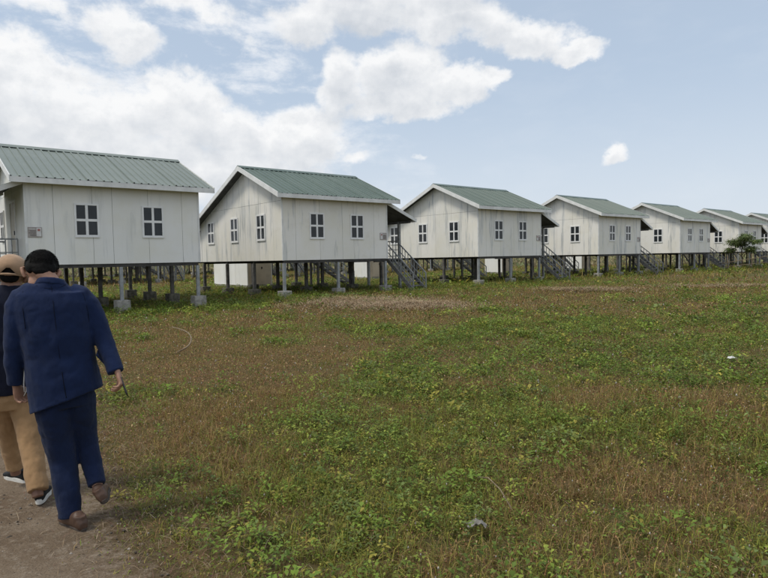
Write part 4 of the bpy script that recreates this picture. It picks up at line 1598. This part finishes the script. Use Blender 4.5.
tree = BVHTree.FromObject(jo, dg)
for nm, pts, rad in (('back_seam', [(51.5, 286), (54, 310), (58, 345), (62, 372)], .0016),
                     ('back_vent', [(62, 372), (64.5, 388), (66.5, 399)], .0030),
                     ('armhole_seam', [(78, 285), (84, 296), (88, 312), (89.5, 328)], .0018),
                     ('armhole_seam', [(23, 291), (22, 303), (24, 318), (25.5, 330)], .0018),
                     ('collar_seam', [(36, 285.5), (44, 288), (52, 288.8), (60, 287.5), (67, 284)], .0018)):
    q_ = on_cloth(tree, pts, rad)
    if q_: q_.build(nm, M['seam'], jo, smooth=True)
# trousers
tr = MB()
tr.loft([(px(63, 380, 3.61), .165, .115), (px(64, 396, 3.61), .172, .122), (px(65, 406, 3.61), .15, .110)], side, 20)
tr.tube([px(53, 398, 3.59), px(55, 414, 3.59), px(58.5, 438, 3.62), px(63, 461, 3.64), px(67, 488, 3.60), px(69.5, 508, 3.575), px(70, 517, 3.57)], [.108, .106, .090, .080, .073, .066, .068], 18)
tr.tube([px(78, 396, 3.65), px(81, 414, 3.68), px(84.5, 432, 3.72), px(87.5, 446, 3.73), px(93, 468, 3.69), px(97, 485, 3.64)], [.100, .090, .076, .068, .058, .052], 18)
to = tr.build('trousers', M['trouser'], man, smooth=True)
remesh(to, .007, 4, .006, .065, .009)
hl = ground_pt(84, 535); hl.z = .013
tl = hl + Vector((-.22, .17, 0))
shoe(man, hl, tl, (0, 0, 1), M['leather'], M['sole'])
hr = px(106, 503, 3.58)
shoe(man, hr, hr + Vector((-.13, .25, -.02)), (-.42, -.16, .88), M['leather'], M['sole'])
settle(man)

# dark pen in his right hand, white cord at his left
a, b = px(120.5, 377, 3.57), px(127.5, 396, 3.555)
pen = MB().tube([a, a.lerp(b, .8), b], [.006, .006, .003], 8).build('pen', M['black'], None, smooth=True)
tag(pen, 'slim dark pen held in the right hand of the navy suit', 'pen')
pts = [px(24.5, 392, 3.56), px(23.8, 384, 3.55), px(24.4, 372, 3.54), px(26.2, 358, 3.535), px(26.9, 368, 3.535), px(27.2, 380, 3.54), px(26.4, 391, 3.55), px(24.0, 396, 3.57)]
tag(MB().tube(pts, .0035, 8).build('cord', M['white'], None, smooth=True), 'white looped cord hanging from the left hand of the navy suit', 'cord')

# ---- man in the tan cap, beyond
g2 = ground_pt(25, 500)
man2 = empty('person', (g2.x, g2.y, 0))
tag(man2, 'person in tan cap, dark jacket and khaki trousers at the left edge', 'person')
side2 = Vector((.92, .40, 0)).normalized()
sk = MB()
hc2 = px(11.5, 276, 4.05)
at2, ax2 = head(sk, hc2, (-.38, .90, -.22), (0, .2, 1), 1.05)
sk.tube([hc2 + Vector((0, 0, -.03)), px(11, 284, 4.04), px(10, 300, 4.04)], [.058, .060, .075], 14)
sk.loft([(px(10, 294, 4.04), .10, .06), (px(9, 305, 4.04), .17, .09), (px(8, 335, 4.05), .16, .10), (px(9, 365, 4.05), .15, .10), (px(11, 395, 4.06), .16, .11)], side2, 16)
aL = [(px(-22, 304, 3.98), .05), (px(-30, 345, 4.0), .042), (px(-26, 380, 4.08), .030)]
aR = [(px(36, 304, 4.13), .05), (px(40, 345, 4.15), .042), (px(34, 378, 4.22), .030)]
for ar in (aL, aR): sk.tube([p for p, r in ar], [r for p, r in ar], 12)
hand(sk, px(-25.5, 382, 4.09), px(-24, 393, 4.12), (.6, .5, 0), (.2, .9, 0), .5, .9)
hand(sk, px(33.5, 380, 4.225), px(32, 391, 4.25), (-.6, .5, 0), (-.2, .9, 0), .5, .9)
lL = [(px(2, 398, 4.04), .06), (px(9, 436, 4.17), .045), (px(16, 474, 4.25), .034)]
lR = [(px(22, 398, 4.08), .06), (px(31, 445, 4.0), .045), (px(38, 497, 3.86), .034)]
for lg in (lL, lR): sk.tube([p for p, r in lg], [r for p, r in lg], 12)
b2 = sk.build('body', M['skin_dark'], man2, smooth=True)
remesh(b2, .004, 2)
eyes(man2, at2)
hm = MB()
hm.ball(at2(0, -.026, .032), (.082, .092, .078), ax2, 22, 14)
hm.ball(at2(0, -.060, -.022), (.058, .036, .036), ax2, 16, 10)
remesh(hm.build('hair', M['hair'], man2, smooth=True), .007, 4, .006, .02)
# cap: panelled crown, closing strap arch at the back, visor in front, button
cb = MB()
n, rows = 30, 9
f2, r2, u2 = ax2[1], ax2[0], ax2[2]
vs, fs = [], []
for j in range(rows + 1):
    ph = (j / rows) * (math.pi / 2 - .02)
    for i in range(n):
        a = 2 * math.pi * i / n
        rx_, ry_, rz_ = .092 * 1.05, .113 * 1.05, .098 * 1.05
        back = max(0.0, -math.sin(a))
        arch = max(0.0, 1 - (math.cos(a) / .42) ** 2) if math.sin(a) < 0 else 0
        z = math.sin(ph)
        low = -.30 + .30 * (1 - z) * 0
        zz = (z if j else (-.74 + .62 * arch))
        seam = 1 - .012 * (abs(math.sin(3 * a)) < .12)
        vs.append(at2(rx_ / 1.05 * math.cos(ph) * math.cos(a) * seam, -.014 + ry_ / 1.05 * math.cos(ph) * math.sin(a) * seam, .036 + rz_ / 1.05 * zz * (1 if j else .62)))
for j in range(rows):
    for i in range(n):
        fs.append((j * n + i, j * n + (i + 1) % n, (j + 1) * n + (i + 1) % n, (j + 1) * n + i))
fs.append(tuple(rows * n + i for i in range(n)))
capo = MB().add(vs, fs).build('cap', M['cap'], man2, smooth=True)
so_ = capo.modifiers.new('thick', 'SOLIDIFY'); so_.thickness = .004; so_.offset = 1
MB().tube([at2(-.072, -.078, -.008), at2(-.036, -.112, -.011), at2(.0, -.123, -.012), at2(.036, -.112, -.011), at2(.072, -.078, -.008)], .008, 8).build('strap', M['cap'], capo, smooth=True)
vz = MB()
vv = []
for i in range(13):
    a = R(15 + 150 * i / 12)
    vv.append((at2(.088 * math.cos(a), .098 * math.sin(a) - .014, .010), at2(.086 * math.cos(a), .075 + .10 * math.sin(a), -.004 - .010 * abs(math.cos(a)))))
vz.add([p for q in vv for p in q] + [p - u2 * .005 for q in vv for p in q], [(2 * i, 2 * i + 2, 2 * i + 3, 2 * i + 1) for i in range(12)] + [(26 + 2 * i, 26 + 2 * i + 1, 26 + 2 * i + 3, 26 + 2 * i + 2) for i in range(12)] + [(2 * i + 1, 2 * i + 3, 26 + 2 * i + 3, 26 + 2 * i + 1) for i in range(12)])
vz.build('visor', M['cap'], capo, smooth=True)
MB().ball(at2(0, -.014, .136), (.008, .008, .005), ax2, 10, 6).build('button', M['cap'], capo, smooth=True)
# jacket
jk = MB()
jk.loft([(px(10.5, 284.5, 4.04), .066, .064), (px(10.5, 290, 4.04), .085, .075), (px(10, 294, 4.04), .150, .085), (px(9, 301, 4.04), .200, .105), (px(8, 318, 4.05), .21, .122), (px(7.5, 345, 4.05), .20, .13),
         (px(8.5, 370, 4.05), .20, .135), (px(9.5, 388, 4.06), .205, .14), (px(10, 393, 4.06), .20, .138)], side2, 24, 2.3)
for ar, rr_ in ((aL, (.076, .066, .05)), (aR, (.076, .066, .05))):
    p0, p1, p2 = (p for p, r in ar)
    jk.tube([p0, p0.lerp(p1, .5), p1, p1.lerp(p2, .5), p2], [rr_[0], .072, rr_[1], .057, rr_[2]], 16)
jo2 = jk.build('jacket', M['dark_jacket'], man2, smooth=True)
remesh(jo2, .008, 5, .005, .085, .008)
tr = MB()
tr.loft([(px(10, 385, 4.06), .168, .118), (px(11, 398, 4.06), .178, .13), (px(12, 408, 4.06), .165, .12)], side2, 20)
tr.tube([px(1, 396, 4.04), px(4, 412, 4.08), px(9, 436, 4.17), px(14, 458, 4.23), px(16, 468, 4.25)], [.100, .086, .072, .063, .062], 18)
tr.tube([px(22, 396, 4.08), px(27, 418, 4.06), px(31, 445, 4.0), px(35, 470, 3.93), px(38, 491, 3.87)], [.098, .086, .074, .065, .063], 18)
to2 = tr.build('trousers', M['khaki'], man2, smooth=True)
remesh(to2, .007, 4, .006, .06, .009)
h_ = ground_pt(28, 485); h_.z = .014
shoe(man2, h_, h_ + Vector((-.24, .13, 0)), (0, 0, 1), M['knit'], M['white_sole'], .05, .28, .10, .034)
h_ = ground_pt(39.5, 509); h_.z = .03
shoe(man2, h_, h_ + Vector((-.10, .26, -.012)), (0, .05, 1), M['knit'], M['white_sole'], .05, .28, .10, .034)
settle(man2)
